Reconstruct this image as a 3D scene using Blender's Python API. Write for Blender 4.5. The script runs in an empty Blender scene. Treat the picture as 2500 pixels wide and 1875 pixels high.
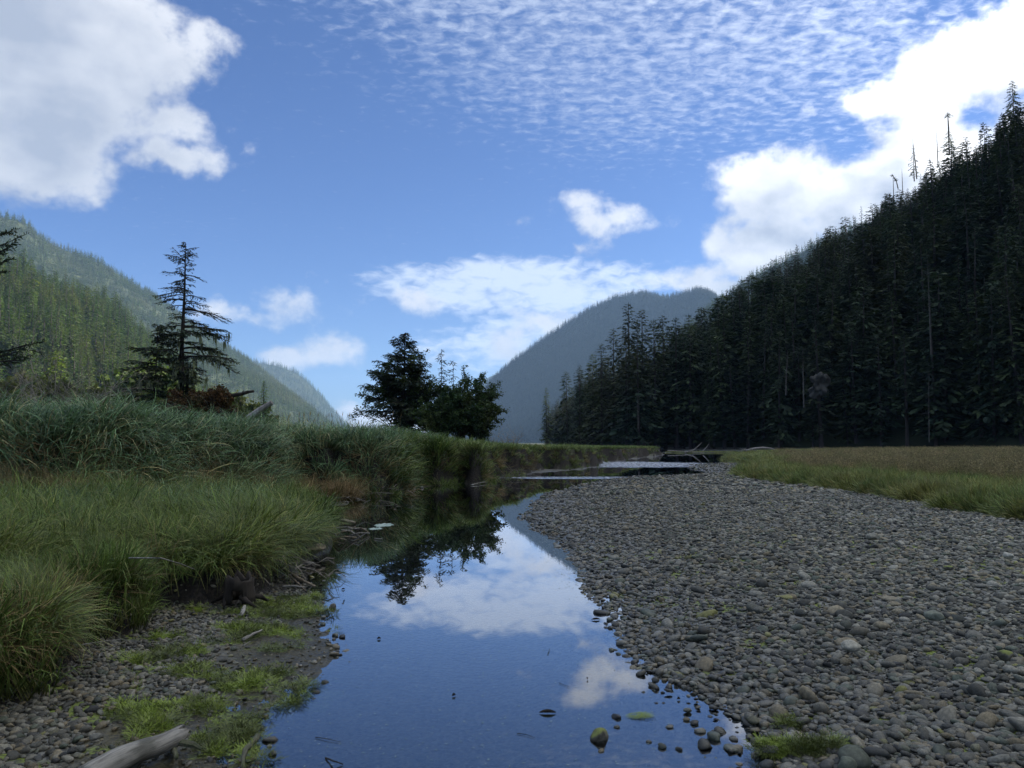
import bpy, math, random
import numpy as np
from mathutils import Vector, Matrix, Euler, noise as mnoise

R = math.radians
sc = bpy.context.scene
# ------------------------------------------------------------------ camera
PITCH = R(4.35); CAMZ = 1.6; F = 1875.0
cam_d = bpy.data.cameras.new('camera'); cam = bpy.data.objects.new('camera', cam_d)
sc.collection.objects.link(cam); sc.camera = cam
cam.location = (0, 0, CAMZ); cam.rotation_euler = (R(90) + PITCH, 0, 0)
cam_d.sensor_width = 36; cam_d.lens = 27; cam_d.clip_start = 0.05; cam_d.clip_end = 30000
# ------------------------------------------------------------------ render / colour
sc.view_settings.view_transform = 'Standard'; sc.view_settings.look = 'None'
sc.view_settings.exposure = 1.12; sc.view_settings.gamma = 1; sc.view_settings.use_curve_mapping = False
sc.render.engine = 'CYCLES'
cy = sc.cycles
cy.max_bounces = 6; cy.diffuse_bounces = 2; cy.glossy_bounces = 3; cy.transmission_bounces = 3
cy.transparent_max_bounces = 8; cy.volume_bounces = 0; cy.use_denoising = True
cy.sample_clamp_indirect = 4; cy.caustics_reflective = False; cy.caustics_refractive = False
# ------------------------------------------------------------------ sun
SUN_AZ, SUN_EL = R(76), R(32)
SUN_DIR = Vector((math.sin(SUN_AZ) * math.cos(SUN_EL), math.cos(SUN_AZ) * math.cos(SUN_EL), math.sin(SUN_EL)))
sd = bpy.data.lights.new('sun', 'SUN'); sd.energy = 5.0; sd.angle = R(0.5); sd.color = (1.0, 0.94, 0.84)
so = bpy.data.objects.new('sun', sd); sc.collection.objects.link(so)
so.rotation_euler = (-SUN_DIR).to_track_quat('-Z', 'Y').to_euler(); so.location = (60, 40, 400)


def pdir(px, py):
    u = (px - 1250) / F; v = (937.5 - py) / F
    return Vector((u, math.cos(PITCH) - v * math.sin(PITCH), math.sin(PITCH) + v * math.cos(PITCH)))


def G(px, py, z=0.0):
    d = pdir(px, py); t = (z - CAMZ) / d.z
    return (d.x * t, d.y * t)


def P(px, py, Y):
    d = pdir(px, py); t = Y / d.y
    return Vector((d.x * t, Y, CAMZ + d.z * t))


# ------------------------------------------------------------------ node helper
class NB:
    def __init__(s, tree):
        s.t = tree; s.n = tree.nodes; s.l = tree.links

    def node(s, typ, **kw):
        nd = s.n.new(typ)
        for k, v in kw.items(): setattr(nd, k, v)
        return nd

    def put(s, sock, v):
        if isinstance(v, bpy.types.NodeSocket): s.l.new(v, sock)
        elif v is not None: sock.default_value = v

    def m(s, op, a, b=None, c=None, clamp=False):
        nd = s.node('ShaderNodeMath', operation=op, use_clamp=clamp)
        s.put(nd.inputs[0], a); s.put(nd.inputs[1], b); s.put(nd.inputs[2], c)
        return nd.outputs[0]

    def vm(s, op, a, b=None, c=None):
        nd = s.node('ShaderNodeVectorMath', operation=op)
        s.put(nd.inputs[0], a); s.put(nd.inputs[1], b)
        if op == 'SCALE': s.put(nd.inputs['Scale'], c)
        else: s.put(nd.inputs[2], c)
        return nd.outputs['Value'] if op in ('LENGTH', 'DOT_PRODUCT', 'DISTANCE') else nd.outputs['Vector']

    def noise(s, vec, scale, detail=4, rough=0.55, dist=0.0, out='Fac'):
        nd = s.node('ShaderNodeTexNoise'); s.put(nd.inputs['Vector'], vec)
        nd.inputs['Scale'].default_value = scale; nd.inputs['Detail'].default_value = detail
        nd.inputs['Roughness'].default_value = rough; nd.inputs['Distortion'].default_value = dist
        return nd.outputs[out]

    def ramp(s, fac, a, b, lo=0.0, hi=1.0, smooth=True):
        nd = s.node('ShaderNodeMapRange', interpolation_type='SMOOTHSTEP' if smooth else 'LINEAR')
        s.put(nd.inputs['Value'], fac); nd.inputs['From Min'].default_value = a; nd.inputs['From Max'].default_value = b
        nd.inputs['To Min'].default_value = lo; nd.inputs['To Max'].default_value = hi
        return nd.outputs['Result']

    def mix(s, fac, a, b, mode='MIX'):
        nd = s.node('ShaderNodeMix', data_type='RGBA', blend_type=mode)
        s.put(nd.inputs[0], fac)
        s.put(nd.inputs[6], a if isinstance(a, bpy.types.NodeSocket) else (*a, 1)[:4])
        s.put(nd.inputs[7], b if isinstance(b, bpy.types.NodeSocket) else (*b, 1)[:4])
        return nd.outputs[2]

    def comb(s, x, y, z=0.0):
        nd = s.node('ShaderNodeCombineXYZ'); s.put(nd.inputs[0], x); s.put(nd.inputs[1], y); s.put(nd.inputs[2], z)
        return nd.outputs[0]

    def sep(s, v):
        nd = s.node('ShaderNodeSeparateXYZ'); s.put(nd.inputs[0], v); return nd.outputs


# ------------------------------------------------------------------ sky
world = bpy.data.worlds.new('World'); sc.world = world; world.use_nodes = True
world.node_tree.nodes.clear(); W = NB(world.node_tree)
try: world.cycles.sampling_method = 'MANUAL'; world.cycles.sample_map_resolution = 512
except Exception: pass
SKY_STR = 0.061


def azel(px, py):
    d = pdir(px, py).normalized()
    return math.atan2(d.x, d.y), math.asin(d.z)


sky = W.node('ShaderNodeTexSky', sky_type='NISHITA'); sky.sun_disc = False
sky.sun_elevation = SUN_EL; sky.sun_rotation = SUN_AZ; sky.air_density = 1.0; sky.dust_density = 0.3; sky.ozone_density = 2.5
gen = W.node('ShaderNodeTexCoord').outputs['Generated']
dirn = W.vm('NORMALIZE', gen)
dx, dy, dz = W.sep(dirn)[:]
az = W.m('ARCTAN2', dx, dy); el = W.m('ARCSINE', dz)
ae = W.comb(az, el, 0)
sun_dot = W.vm('DOT_PRODUCT', dirn, tuple(SUN_DIR))
glow = W.m('POWER', W.ramp(sun_dot, 0.30, 1.0, smooth=False), 2.4)
blobs = [(0, 0, 400, 190), (390, 110, 165, 105), (150, 200, 330, 170), (430, 275, 110, 62), (440, 375, 165, 46), (120, 395, 220, 105), (245, 470, 60, 48),
         (2500, 130, 330, 130), (2225, 258, 225, 48), (2420, 170, 190, 110),
         (1925, 440, 175, 95), (2230, 400, 250, 110), (2100, 500, 270, 130), (1920, 620, 220, 130), (1775, 585, 120, 85), (1790, 530, 75, 60), (1690, 690, 130, 60),
         (1625, 557, 55, 42), (1440, 530, 120, 34), (1395, 492, 62, 27), (1400, 587, 36, 16), (1550, 560, 40, 14), (2600, 350, 300, 120),
         (705, 740, 82, 42), (610, 772, 110, 27), (805, 862, 60, 34), (690, 872, 100, 30), (588, 858, 26, 12), (995, 752, 55, 22), (885, 742, 14, 10),
         (1215, 840, 75, 40), (1330, 800, 120, 50), (1750, 700, 140, 40), (840, 985, 80, 30), (1000, 1040, 200, 30)]


def cloud_density(p):
    w1 = W.noise(p, 6.0, 3, 0.55, out='Color')
    pw = W.vm('MULTIPLY_ADD', w1, (0.10, 0.065, 0), W.vm('ADD', p, (-0.05, -0.0325, 0)))
    w2 = W.noise(p, 26.0, 6, 0.62, out='Color')
    pw = W.vm('MULTIPLY_ADD', w2, (0.052, 0.040, 0), W.vm('ADD', pw, (-0.026, -0.020, 0)))
    best = None
    for (cx, cyy, rx, ry) in blobs:
        a, e = azel(cx, cyy); c2 = 1 / (1 + ((cx - 1250) / F) ** 2)
        ra = rx / F * c2; re = ry / F * math.sqrt(c2)
        ln = W.vm('LENGTH', W.vm('MULTIPLY_ADD', pw, (1 / ra, 1 / re, 0), (-a / ra, -e / re, 0)))
        ln = W.m('MULTIPLY_ADD', ln, -math.sqrt(ra * re) * 0.8, math.sqrt(ra * re) * 0.8)
        best = ln if best is None else W.m('SMOOTH_MAX', best, ln, 0.012)
    # rest of the dome: unseen cumulus, its cover thickened to brighten the ground
    far = W.ramp(W.noise(dirn, 2.6, 3), 0.46, 0.62, 2.2, 0.2)
    out = W.ramp(W.m('ABSOLUTE', az), 0.62, 0.8)
    far = W.m('ADD', far, W.m('MULTIPLY', W.m('SUBTRACT', 1.0, out), 3.0))
    best = W.m('MAXIMUM', best, W.m('MULTIPLY_ADD', far, -0.07, 0.07))
    n = W.noise(W.vm('MULTIPLY', p, (1, 1.25, 1)), 11.0, 7, 0.55)
    return W.m('MULTIPLY_ADD', W.m('SUBTRACT', n, 0.5), 0.14, best)


pwarp = ae
d1 = cloud_density(ae)
d2 = cloud_density(W.vm('ADD', ae, (0.028, 0.045, 0)))
alpha = W.ramp(d1, -0.006, 0.026)
lit = W.m('MULTIPLY_ADD', W.m('SUBTRACT', d1, d2), 9.0, 0.55, clamp=True)
thick = W.ramp(d1, 0.02, 0.11)
lit = W.m('SUBTRACT', lit, W.m('MULTIPLY', thick, 0.46), clamp=True)
soft = W.ramp(W.noise(W.vm('MULTIPLY', pwarp, (1, 1.9, 1)), 6.5, 3, 0.5), 0.60, 0.38)
lit = W.m('SUBTRACT', lit, W.m('MULTIPLY', W.m('MULTIPLY', soft, W.ramp(d1, 0.0, 0.06)), 0.50), clamp=True)
white = W.mix(glow, (0.40, 0.415, 0.45), (2.0, 1.95, 1.85))
grey = W.mix(glow, (0.21, 0.24, 0.30), (0.36, 0.38, 0.44))
ccol = W.mix(lit, grey, white)
# altocumulus on a high flat layer
hz = W.m('MAXIMUM', W.m('ADD', dz, 0.06), 0.03)
plane = W.comb(W.m('DIVIDE', dx, hz), W.m('DIVIDE', dy, hz), 0)
pl2 = W.vm('MULTIPLY', plane, (1.0, 1.35, 1))
a1 = W.noise(pl2, 24.0, 4, 0.6, 0.3)
a2 = W.noise(plane, 1.3, 3, 0.5)


def zone(px, py, rx, ry, rot=0.0):
    a, e = azel(px, py); c2 = 1 / (1 + ((px - 1250) / F) ** 2)
    v = W.vm('SUBTRACT', ae, (a, e, 0))
    if rot:
        vr = W.node('ShaderNodeVectorRotate', rotation_type='Z_AXIS'); W.put(vr.inputs['Vector'], v); vr.inputs['Angle'].default_value = rot; v = vr.outputs[0]
    ln = W.vm('LENGTH', W.vm('MULTIPLY', v, (1 / (rx / F * c2), 1 / (ry / F * math.sqrt(c2)), 0)))
    return W.ramp(ln, 1.25, 0.35)


z_top = zone(1560, 60, 1050, 330, 0.12)
z_mid = zone(1270, 700, 480, 95)
z_far = W.m('MULTIPLY', W.ramp(el, 0.42, 0.70), 1.05)  # overhead altocumulus, mostly above the view, added to light the foreground
z_low = zone(1330, 840, 420, 120)
z_all = W.m('MAXIMUM', z_top, z_far)
aa = W.m('ADD', a1, W.m('MULTIPLY_ADD', a2, 0.35, -0.17))
aa = W.m('ADD', aa, W.m('MULTIPLY_ADD', z_all, 0.34, -0.34))
alto = W.m('MULTIPLY', W.ramp(aa, 0.26, 0.80), W.m('MULTIPLY_ADD', z_far, 0.45, 0.47))
m1 = W.noise(W.vm('MULTIPLY', ae, (14, 30, 1)), 1.0, 2, 0.5)
m2 = W.noise(W.vm('MULTIPLY', ae, (55, 120, 1)), 1.0, 5, 0.6, 0.6)
mb_ = W.m('ADD', W.m('MULTIPLY', m1, 0.55), W.m('MULTIPLY', m2, 0.45))
mb_ = W.m('ADD', mb_, W.m('MULTIPLY_ADD', W.m('MAXIMUM', z_mid, W.m('MULTIPLY', z_low, 0.85)), 0.52, -0.50))
band = W.m('MULTIPLY', W.ramp(mb_, 0.22, 0.56), 0.92)
alto = W.m('MAXIMUM', alto, band)
acol = W.mix(glow, (0.36, 0.41, 0.50), (1.8, 1.8, 1.75))
acol = W.mix(1.0, acol, W.mix(W.ramp(el, 0.5, 0.9), (1, 1, 1), (1.9, 1.85, 1.75)), 'MULTIPLY')  # overhead layer made brighter than the visible one to lift the ground light
skyc = W.mix(1.0, W.vm('SCALE', sky.outputs[0], None, SKY_STR), (0.52, 0.69, 1.06), 'MULTIPLY')
col = W.mix(alto, skyc, acol)
col = W.mix(alpha, col, ccol)
bg = W.node('ShaderNodeBackground'); W.l.new(col, bg.inputs['Color']); bg.inputs['Strength'].default_value = 1.0
wo = W.node('ShaderNodeOutputWorld'); W.l.new(bg.outputs[0], wo.inputs['Surface'])


# ------------------------------------------------------------------ object helpers
def tag(o, label=None, cat=None, group=None, kind=None):
    if label: o['label'] = label
    if cat: o['category'] = cat
    if group: o['group'] = group
    if kind: o['kind'] = kind
    return o


def link(o, parent=None):
    sc.collection.objects.link(o)
    if parent: o.parent = parent
    return o


def empty(name, loc, label=None, cat=None, group=None, rz=0):
    o = bpy.data.objects.new(name, None); link(o); o.location = loc; o.rotation_euler.z = rz; o.empty_display_size = 0.3
    return tag(o, label, cat, group)


def mk_mesh(name, verts, faces, mat=None, smooth=False, attrs=None):
    me = bpy.data.meshes.new(name)
    v = np.asarray(verts, dtype=np.float32).reshape(-1, 3)
    if isinstance(faces, np.ndarray):
        nf, k = faces.shape
        me.vertices.add(len(v)); me.vertices.foreach_set('co', v.ravel())
        me.loops.add(nf * k); me.loops.foreach_set('vertex_index', faces.ravel().astype(np.int32))
        me.polygons.add(nf); me.polygons.foreach_set('loop_start', np.arange(0, nf * k, k, dtype=np.int32))
        me.update(calc_edges=True)
    else:
        me.from_pydata([tuple(map(float, p)) for p in v], [], faces)
    if mat: me.materials.append(mat)
    if smooth: me.polygons.foreach_set('use_smooth', [True] * len(me.polygons))
    for k, a in (attrs or {}).items():
        a = np.asarray(a, dtype=np.float32)
        if a.ndim == 1:
            at = me.attributes.new(k, 'FLOAT', 'POINT'); at.data.foreach_set('value', a)
        else:
            at = me.attributes.new(k, 'FLOAT_COLOR', 'POINT'); at.data.foreach_set('color', a.ravel())
    me.update()
    return me


def obj(name, me, parent=None, loc=None, rot=None, scl=None):
    o = bpy.data.objects.new(name, me); link(o, parent)
    if loc is not None: o.location = loc
    if rot is not None: o.rotation_euler = rot
    if scl is not None: o.scale = scl
    return o


class MB:
    """collects tubes and leaf faces"""
    def __init__(s): s.v = []; s.f = []; s.h = []; s.r = []; s.q = random.Random(99)

    def tube(s, pts, rad, n=6, cap=True):
        pts = [Vector(p) for p in pts]; b = len(s.v); up = Vector((0.13, 0.31, 1)).normalized()
        for i, p in enumerate(pts):
            t = (pts[min(i + 1, len(pts) - 1)] - pts[max(i - 1, 0)])
            t = t.normalized() if t.length > 1e-9 else Vector((0, 0, 1))
            a = t.cross(up)
            if a.length < 1e-3: a = t.cross(Vector((1, 0, 0)))
            a.normalize(); c = t.cross(a)
            r = rad[i] if hasattr(rad, '__len__') else rad
            for k in range(n):
                an = 2 * math.pi * k / n
                s.v.append(p + (a * math.cos(an) + c * math.sin(an)) * r); s.h.append(i / max(1, len(pts) - 1))
        for i in range(len(pts) - 1):
            for k in range(n):
                k2 = (k + 1) % n
                s.f.append((b + i * n + k, b + i * n + k2, b + (i + 1) * n + k2, b + (i + 1) * n + k))
        s.r += [0.5] * (len(pts) * n)
        if cap and n > 2:
            s.f.append(tuple(b + k for k in range(n))[::-1]); s.f.append(tuple(b + (len(pts) - 1) * n + k for k in range(n)))

    def kite(s, p, d, side, L, w, h=0.5):
        b = len(s.v); q = p + d * (L * 0.45)
        s.v += [p, q + side * w, p + d * L, q - side * w]; s.h += [h] * 4; s.r += [s.q.random()] * 4
        s.f.append((b, b + 1, b + 2, b + 3))

    def quadstrip(s, pts, wid, side):
        b = len(s.v); n = len(pts); s.r += [s.q.random()] * (2 * n)
        for i, p in enumerate(pts):
            w = wid * (1 - (i / (n - 1)) ** 2 * 0.92) * (0.6 if i == 0 else 1)
            s.v += [p - side * w, p + side * w]; s.h += [i / (n - 1)] * 2
        for i in range(n - 1): s.f.append((b + 2 * i, b + 2 * i + 1, b + 2 * i + 3, b + 2 * i + 2))

    def mesh(s, name, mat, smooth=False):
        s.r += [.5] * (len(s.v) - len(s.r)); s.h += [0] * (len(s.v) - len(s.h))
        return mk_mesh(name, s.v, s.f, mat, smooth, {'h': s.h, 'r': s.r})


def material(name, build, rough=0.85, bump=None):
    m = bpy.data.materials.new(name); m.use_nodes = True; nb = NB(m.node_tree); nb.n.clear()
    out = nb.node('ShaderNodeOutputMaterial'); bs = nb.node('ShaderNodeBsdfPrincipled')
    bs.inputs['Roughness'].default_value = rough; bs.inputs['Specular IOR Level'].default_value = 0.3
    nb.l.new(bs.outputs[0], out.inputs[0]); nb.bs = bs; nb.out = out
    nb.pos = nb.node('ShaderNodeNewGeometry').outputs['Position']
    nb.objc = nb.node('ShaderNodeTexCoord').outputs['Object']
    nb.rnd = nb.node('ShaderNodeObjectInfo').outputs['Random']
    c = build(nb)
    if c is not None: nb.put(bs.inputs['Base Color'], c if isinstance(c, bpy.types.NodeSocket) else (*c, 1))
    return m


def attr(nb, name, what='Fac'):
    nd = nb.node('ShaderNodeAttribute'); nd.attribute_name = name; return nd.outputs[what]


def add_bump(nb, h, strength=0.5, dist=0.02):
    b = nb.node('ShaderNodeBump'); b.inputs['Strength'].default_value = strength; b.inputs['Distance'].default_value = dist
    nb.put(b.inputs['Height'], h); nb.l.new(b.outputs[0], nb.bs.inputs['Normal'])


def foliage_mat(name, c1, c2, c3, trans=0.25, posscale=0.02, grain=2.0):
    def f(nb):
        n1 = nb.noise(nb.pos, posscale, 3); n2 = nb.noise(nb.pos, grain, 2)
        c = nb.mix(nb.ramp(nb.rnd, 0.1, 0.9), c1, c2)
        c = nb.mix(nb.ramp(n1, 0.48, 0.68, 0, 0.75), c, c3)
        c = nb.mix(1.0, c, nb.mix(nb.ramp(n2, 0.3, 0.7), (0.6, 0.62, 0.6), (1.35, 1.35, 1.3)), 'MULTIPLY')
        c = nb.mix(1.0, c, nb.mix(attr(nb, 'r'), (0.6, 0.6, 0.62), (1.4, 1.4, 1.3)), 'MULTIPLY')
        nb.put(nb.bs.inputs['Base Color'], c)
        tr = nb.node('ShaderNodeBsdfTranslucent'); nb.put(tr.inputs['Color'], nb.mix(1.0, c, (1.1, 1.3, 0.6), 'MULTIPLY'))
        mx = nb.node('ShaderNodeMixShader'); mx.inputs[0].default_value = trans
        nb.l.new(nb.bs.outputs[0], mx.inputs[1]); nb.l.new(tr.outputs[0], mx.inputs[2]); nb.l.new(mx.outputs[0], nb.out.inputs[0])
    return material(name, f, 0.8)


def blade_mat(name, base, tip, tip2, dead, deadamt=0.15, gloss=0.45):
    def f(nb):
        h = attr(nb, 'h')
        n = nb.noise(nb.pos, 0.7, 3); n2 = nb.noise(nb.pos, 0.16, 2)
        c = nb.mix(nb.ramp(n, 0.35, 0.65), tip, tip2)
        c = nb.mix(nb.ramp(n2, 0.4, 0.7, 0, 0.5), c, tip2)
        c = nb.mix(nb.ramp(h, 0.0, 0.55), base, c)
        isd = nb.m('LESS_THAN', nb.rnd, deadamt)
        c = nb.mix(nb.m('MULTIPLY', isd, 0.8), c, dead)
        r = attr(nb, 'r')
        c = nb.mix(1.0, c, nb.mix(nb.ramp(nb.m('FRACT', nb.m('MULTIPLY', nb.rnd, 7.7)), 0, 1), (0.62, 0.66, 0.62), (1.25, 1.22, 1.2)), 'MULTIPLY')
        c = nb.mix(1.0, c, nb.mix(nb.ramp(r, 0, 1), (0.40, 0.42, 0.40), (1.75, 1.7, 1.6)), 'MULTIPLY')
        c = nb.mix(nb.ramp(r, 0.90, 0.96, 0, 0.7), c, dead)
        nb.put(nb.bs.inputs['Base Color'], c)
        tr = nb.node('ShaderNodeBsdfTranslucent'); nb.put(tr.inputs['Color'], c)
        mx = nb.node('ShaderNodeMixShader'); mx.inputs[0].default_value = 0.25
        nb.l.new(nb.bs.outputs[0], mx.inputs[1]); nb.l.new(tr.outputs[0], mx.inputs[2]); nb.l.new(mx.outputs[0], nb.out.inputs[0])
    return material(name, f, gloss)


def bark_mat(name, c1, c2, scale=6.0):
    def f(nb):
        n = nb.noise(nb.vm('MULTIPLY', nb.objc, (1, 1, 0.25)), scale, 5, 0.65)
        add_bump(nb, n, 0.6, 0.02)
        return nb.mix(nb.ramp(n, 0.35, 0.65), c1, c2)
    return material(name, f, 0.9)


def wood_mat(name, c1, c2):
    def f(nb):
        v = nb.vm('MULTIPLY', nb.objc, (1.0, 12, 12))
        n = nb.noise(v, 3.0, 6, 0.7); n2 = nb.noise(nb.objc, 5, 3)
        add_bump(nb, n, 0.7, 0.008)
        c = nb.mix(nb.ramp(n, 0.38, 0.62), c1, c2)
        return nb.mix(nb.ramp(n2, 0.5, 0.75, 0, 0.6), c, (0.05, 0.05, 0.035))
    return material(name, f, 0.85)


M = {}
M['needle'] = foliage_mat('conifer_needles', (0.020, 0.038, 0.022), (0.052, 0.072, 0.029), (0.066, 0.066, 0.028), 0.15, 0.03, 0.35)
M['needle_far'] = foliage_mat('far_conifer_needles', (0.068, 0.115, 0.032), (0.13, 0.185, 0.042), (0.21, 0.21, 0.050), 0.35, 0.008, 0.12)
M['needle_dark'] = foliage_mat('near_spruce_needles', (0.020, 0.036, 0.022), (0.032, 0.050, 0.026), (0.050, 0.055, 0.026), 0.15, 0.5, 3)
M['leaf'] = foliage_mat('alder_leaves', (0.030, 0.055, 0.022), (0.048, 0.075, 0.026), (0.060, 0.070, 0.022), 0.3, 0.4, 3)
M['leaf_gold'] = foliage_mat('yellowing_leaves', (0.07, 0.10, 0.028), (0.11, 0.12, 0.04), (0.09, 0.07, 0.035), 0.3, 0.05, 1)
M['leaf_rust'] = foliage_mat('rusty_undergrowth', (0.055, 0.032, 0.016), (0.10, 0.05, 0.018), (0.04, 0.045, 0.02), 0.2, 1.2, 6)
M['bark'] = bark_mat('conifer_bark', (0.035, 0.028, 0.024), (0.09, 0.075, 0.065), 5)
M['bark_pale'] = bark_mat('bleached_bark', (0.16, 0.14, 0.12), (0.32, 0.29, 0.26), 8)
M['bark_grey'] = bark_mat('grey_dead_bark', (0.06, 0.055, 0.05), (0.13, 0.12, 0.11), 8)
M['bark_dark'] = bark_mat('wet_dark_bark', (0.012, 0.010, 0.008), (0.04, 0.032, 0.024), 9)
M['twig'] = bark_mat('dry_grey_twig', (0.13, 0.115, 0.09), (0.25, 0.22, 0.18), 8)
M['lichen'] = foliage_mat('hanging_lichen', (0.16, 0.17, 0.11), (0.22, 0.23, 0.16), (0.15, 0.16, 0.10), 0.3, 1, 5)
M['drift'] = wood_mat('weathered_driftwood', (0.13, 0.12, 0.10), (0.30, 0.28, 0.24))
M['drift_tan'] = wood_mat('tan_driftwood', (0.12, 0.095, 0.065), (0.27, 0.22, 0.15))
M['drift_moss'] = wood_mat('mossy_driftwood', (0.05, 0.06, 0.025), (0.12, 0.11, 0.07))
M['sedge'] = blade_mat('long_sedge_blades', (0.073, 0.068, 0.024), (0.084, 0.163, 0.069), (0.140, 0.228, 0.101), (0.411, 0.355, 0.167), 0.10, 0.42)
M['fine'] = blade_mat('fine_grass_blades', (0.064, 0.068, 0.017), (0.088, 0.149, 0.027), (0.129, 0.167, 0.032), (0.236, 0.223, 0.070), 0.12, 0.55)
M['short'] = blade_mat('short_bank_grass', (0.065, 0.069, 0.019), (0.104, 0.170, 0.035), (0.121, 0.170, 0.040), (0.285, 0.273, 0.097), 0.10, 0.6)
M['meadow'] = blade_mat('meadow_grass', (0.080, 0.085, 0.025), (0.114, 0.177, 0.043), (0.171, 0.186, 0.048), (0.298, 0.242, 0.086), 0.12, 0.6)
M['seedgrass'] = blade_mat('seeding_meadow_grass', (0.080, 0.104, 0.035), (0.216, 0.185, 0.088), (0.257, 0.198, 0.105), (0.270, 0.221, 0.118), 0.2, 0.7)
M['dead'] = blade_mat('dead_hanging_grass', (0.099, 0.067, 0.031), (0.208, 0.140, 0.066), (0.152, 0.125, 0.051), (0.340, 0.255, 0.132), 0.25, 0.7)


def algae_f(nb):
    n = nb.noise(nb.pos, 3.0, 3)
    c = nb.mix(nb.ramp(n, 0.4, 0.62), (0.09, 0.11, 0.022), (0.22, 0.29, 0.035))
    return nb.mix(nb.ramp(nb.rnd, 0.55, 1, 0, 0.6), c, (0.05, 0.055, 0.022))


M['algae'] = material('green_algae', algae_f, 0.45)


def stone_f(warm):
    def f(nb):
        r2 = nb.m('FRACT', nb.m('MULTIPLY', nb.rnd, 17.31)); r3 = nb.m('FRACT', nb.m('MULTIPLY', nb.rnd, 91.7))
        c = nb.mix(nb.m('POWER', nb.rnd, 1.5), (0.062, 0.062, 0.052), (0.35, 0.335, 0.275))
        c = nb.mix(nb.ramp(r2, 0.68, 1.0, 0, 0.75), c, (0.29, 0.235, 0.14))
        c = nb.mix(nb.ramp(r3, 0.80, 1.0, 0, 0.8), c, (0.11, 0.14, 0.10))
        c = nb.mix(nb.ramp(r2, 0.0, 0.22, 0.8, 0), c, (0.030, 0.031, 0.032))
        c = nb.mix(nb.ramp(r3, 0.025, 0.0, 0, 0.7), c, (0.33, 0.32, 0.08))
        n = nb.noise(nb.objc, 3.0, 6, 0.7); n2 = nb.noise(nb.objc, 24, 3, 0.6)
        c = nb.mix(1.0, c, nb.mix(nb.ramp(n, 0.3, 0.7), (0.6, 0.6, 0.58), (1.35, 1.33, 1.28)), 'MULTIPLY')
        c = nb.mix(nb.ramp(n2, 0.62, 0.75, 0, 0.4), c, (0.32, 0.32, 0.30))
        # dry and pale away from the water line, dark where the river still wets it
        wet = attr(nb, 'wet')
        z = nb.sep(nb.pos)[2]
        wetz = nb.ramp(z, 0.015, 0.32, 0.50, 1.15)
        c = nb.mix(1.0, c, nb.comb(wetz, wetz, wetz), 'MULTIPLY')
        c = nb.mix(1.0, c, warm, 'MULTIPLY')
        rr = nb.ramp(z, 0.01, 0.12, 0.35, 0.8); nb.put(nb.bs.inputs['Roughness'], rr)
        add_bump(nb, n2, 0.35, 0.004)
        return c
    return f


M['stone'] = material('river_stone', stone_f((1, 1, 1)), 0.7)
M['stone_dry'] = material('angular_bank_stone', stone_f((1.12, 1.08, 1.0)), 0.8)


def moss_f(nb):
    n = nb.noise(nb.pos, 18, 4)
    nz = nb.sep(nb.node('ShaderNodeNewGeometry').outputs['Normal'])[2]
    c = nb.mix(nb.ramp(n, 0.4, 0.6), (0.06, 0.055, 0.04), (0.14, 0.13, 0.10))
    return nb.mix(nb.ramp(nb.m('MULTIPLY', nz, n), 0.15, 0.4), c, (0.15, 0.17, 0.04))


M['moss_rock'] = material('mossy_rock', moss_f, 0.8)
M['far_rock'] = material('pale_rock_face', lambda nb: nb.mix(nb.ramp(nb.noise(nb.pos, 0.8, 5), 0.4, 0.6), (0.018, 0.018, 0.016), (0.055, 0.055, 0.05)), 0.9)


# ------------------------------------------------------------------ numpy noise
def _hash(ix, iy, s):
    n = (ix.astype(np.int64) * 374761393 + iy.astype(np.int64) * 668265263 + s * 1442695041) & 0x7fffffff
    n = ((n ^ (n >> 13)) * 1274126177) & 0x7fffffff
    return ((n ^ (n >> 16)) & 0xffff) / 65535.0


def vnoise(x, y, s=0):
    ix = np.floor(x); iy = np.floor(y); fx = x - ix; fy = y - iy
    fx = fx * fx * (3 - 2 * fx); fy = fy * fy * (3 - 2 * fy)
    a = _hash(ix, iy, s); b = _hash(ix + 1, iy, s); c = _hash(ix, iy + 1, s); d = _hash(ix + 1, iy + 1, s)
    return (a * (1 - fx) + b * fx) * (1 - fy) + (c * (1 - fx) + d * fx) * fy


def fbm(x, y, o=4, s=0):
    t = 0; a = 0.5; tot = 0
    for i in range(o):
        t = t + a * vnoise(x * 2 ** i + 17.3 * i, y * 2 ** i - 9.1 * i, s + i); tot += a; a *= 0.5
    return t / tot


def sstep(a, b, x):
    t = np.clip((x - a) / (b - a), 0, 1); return t * t * (3 - 2 * t)


# signed distance to a closed outline, positive inside
def seg_dist(x, y, poly, closed):
    n = len(poly); d = np.full(x.shape, 1e9); inside = np.zeros(x.shape, bool)
    for i in range(n if closed else n - 1):
        x0, y0 = poly[i]; x1, y1 = poly[(i + 1) % n]
        vx, vy = x1 - x0, y1 - y0; L = vx * vx + vy * vy + 1e-12
        t = np.clip(((x - x0) * vx + (y - y0) * vy) / L, 0, 1)
        d = np.minimum(d, np.hypot(x - x0 - t * vx, y - y0 - t * vy))
        if closed:
            c = ((y0 > y) != (y1 > y))
            inside ^= c & (x < (x1 - x0) * (y - y0) / ((y1 - y0) if abs(y1 - y0) > 1e-12 else 1e-12) + x0)
    return np.where(inside, d, -d) if closed else d


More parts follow.
